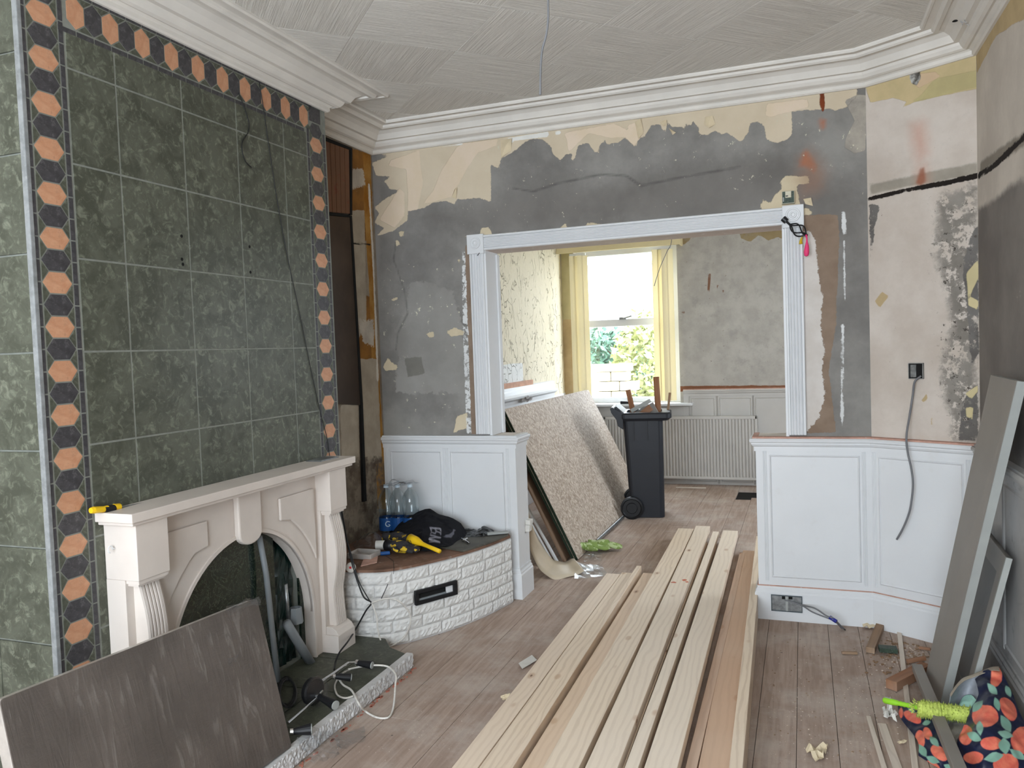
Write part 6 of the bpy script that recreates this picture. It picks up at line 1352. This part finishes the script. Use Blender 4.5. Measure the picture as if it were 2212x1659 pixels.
o = G().prism([FL(x, y, .012) for x, y in ((1120, 1433), (1149, 1415), (1160, 1426), (1128, 1445))], (0, 0, .0012)).make('folded_paper', 'paperw'); tag(o, 'small folded white paper on the floorboards left of the timbers', 'paper')
crumple('torn_paper', [FL(1080, 1508, .004), FL(1108, 1498, .02), FL(1102, 1512, .01), FL(1086, 1516, .003)], 'paper', 'torn paper scrap poking from under the leftmost timber', 'paper', 5, .006, seed=24)
crumple('torn_paper', [FL(1738, 1625, .004), FL(1790, 1610, .012), FL(1784, 1632, .006), FL(1768, 1652, .003)], 'paper', 'torn buff wallpaper scrap at the bottom of the picture', 'paper', 5, .012, seed=25)
crumple('torn_paper', [FL(1938, 1605, .004), FL(1955, 1598, .008), FL(1960, 1604, .004), FL(1945, 1610, .003)], 'paper', 'small cream paper flake between the floor strips', 'paper', 4, .004, seed=26)
crumple('torn_paper', [FL(1855, 1344, .004), FL(1885, 1340, .03), FL(1892, 1356, .01), FL(1866, 1360, .003)], 'paper', 'pinkish paper scrap against the baseboard by the wood block', 'paper', 5, .01, seed=27)
crumple('printed_paper', [FL(1908, 1532, .004), FL(1935, 1540, .03), FL(1938, 1560, .02), FL(1910, 1556, .004)], 'paperw', 'crumpled printed paper beside the green duster handle', 'paper', 7, .02, seed=28)
o = beam('circuit_piece', FL(1898, 1396, .03), FL(1938, 1399, .03), .05, .022, 'pcb', 'broken green circuit box lying beside the wood block', 'circuit'); 
beam('brown_splinter', FL(1959, 1425, .02), FL(1998, 1418, .03), .02, .016, 'brownwood', 'dark splintered wood by the foot of the tall board', 'splinter')
beam('brown_splinter', FL(1818, 1407, .014), FL(1852, 1408, .014), .016, .012, 'oldwood', 'short dark wood splinter left of the circuit box', 'splinter')
beam('brown_splinter', FL(1985, 1396, .02), FL(2010, 1400, .02), .014, .012, 'brownwood', 'dark wood splinter against the corner baseboard', 'splinter')
beam('wood_sliver', FL(1460, 1052, .012), FL(1525, 1053, .012), .03, .01, 'palewood', 'pale wood sliver under the radiator', 'splinter')
o = G().box((-2.09+.0, 4.75+1.65, 1.10), (-2.03, 6.48, 1.13)).make('x', 'greyw'); bpy.data.objects.remove(o)
wp = PY(1138, 1134, 4.70)
g = G().box((wp.x-.028, 4.68, wp.z+.005), (wp.x+.03, 4.74, wp.z+.035)).prism([(wp.x-.02, 4.68, wp.z-.04), (wp.x+.022, 4.68, wp.z-.04), (wp.x+.026, 4.68, wp.z+.004), (wp.x-.026, 4.68, wp.z+.004)], (0, .05, 0))
tag(g.make('folded_card', 'paperw', bevel=.003), 'small crumpled white card stuck behind the left dado end', 'card')
crumple('paper_scrap', [PX(1126, 873, -2.54), PX(1150, 869, -2.54), PX(1148, 860, -2.53), PX(1130, 864, -2.53)], 'greycl', 'small grey crumpled scrap on the moulding above the strand board', 'paper', 5, .02, seed=41)
# plaster chips and dust crumbs nobody could count
MT['crumb'] = simple('plaster crumbs', S(196, 180, 166), .9)
g = G(); rs = np.random.RandomState(31)
def chip(x, y, s): 
    p = FL(x, y)
    if p.y > 4.4 or p.x > .70 or p.y+ (p.x-.336)*.605 > 4.42: return
    a = rs.uniform(0, 6.28); g.hexa([(p.x+s*math.cos(a+q)*rs.uniform(.6, 1), p.y+s*math.sin(a+q)*rs.uniform(.6, 1), zz*s*.5+.0012) for zz in (0, 1) for q in (0, 1.57, 3.14, 4.71)])
for _ in range(300): chip(rs.normal(1950, 45), rs.normal(1405, 28), rs.uniform(.002, .006)) if True else 0
for _ in range(260): chip(rs.uniform(1660, 1960), rs.uniform(1345, 1655), rs.uniform(.0015, .004))
for _ in range(120): chip(rs.uniform(700, 1250), rs.uniform(1260, 1655) if rs.rand() < 0 else rs.uniform(1420, 1655), rs.uniform(.0012, .003))
V_ = [v for v in g.V]
o = g.make('plaster_crumbs', 'crumb'); o['kind'] = 'stuff'; tag(o, 'pale plaster crumbs scattered over the bare floorboards', 'debris')
g = G()
for _ in range(260): chip(rs.normal(1960, 40), rs.normal(1405, 30), rs.uniform(.003, .010))
for _ in range(70): chip(rs.uniform(1660, 1960), rs.uniform(1350, 1655), rs.uniform(.002, .005))
o = g.make('brown_crumbs', 'oldwood'); o['kind'] = 'stuff'; tag(o, 'brown wood splinters and dirt in the right corner', 'debris')
g = G(); rs2 = np.random.RandomState(5)
for _ in range(160):
    t_ = rs2.uniform(0, 1); x_ = -1.828+rs2.uniform(0, .02); y_ = 1.6+t_*1.8; s = rs2.uniform(.002, .006); g.hexa([(x_+s*math.cos(q), y_+s*2*math.sin(q), zz*.003+.001) for zz in (0, 1) for q in (0, 1.57, 3.14, 4.71)])
o = g.make('underlay_remains', 'pinkpaper'); o['kind'] = 'stuff'; tag(o, 'pink underlay crumbs along the hearth edge', 'debris')
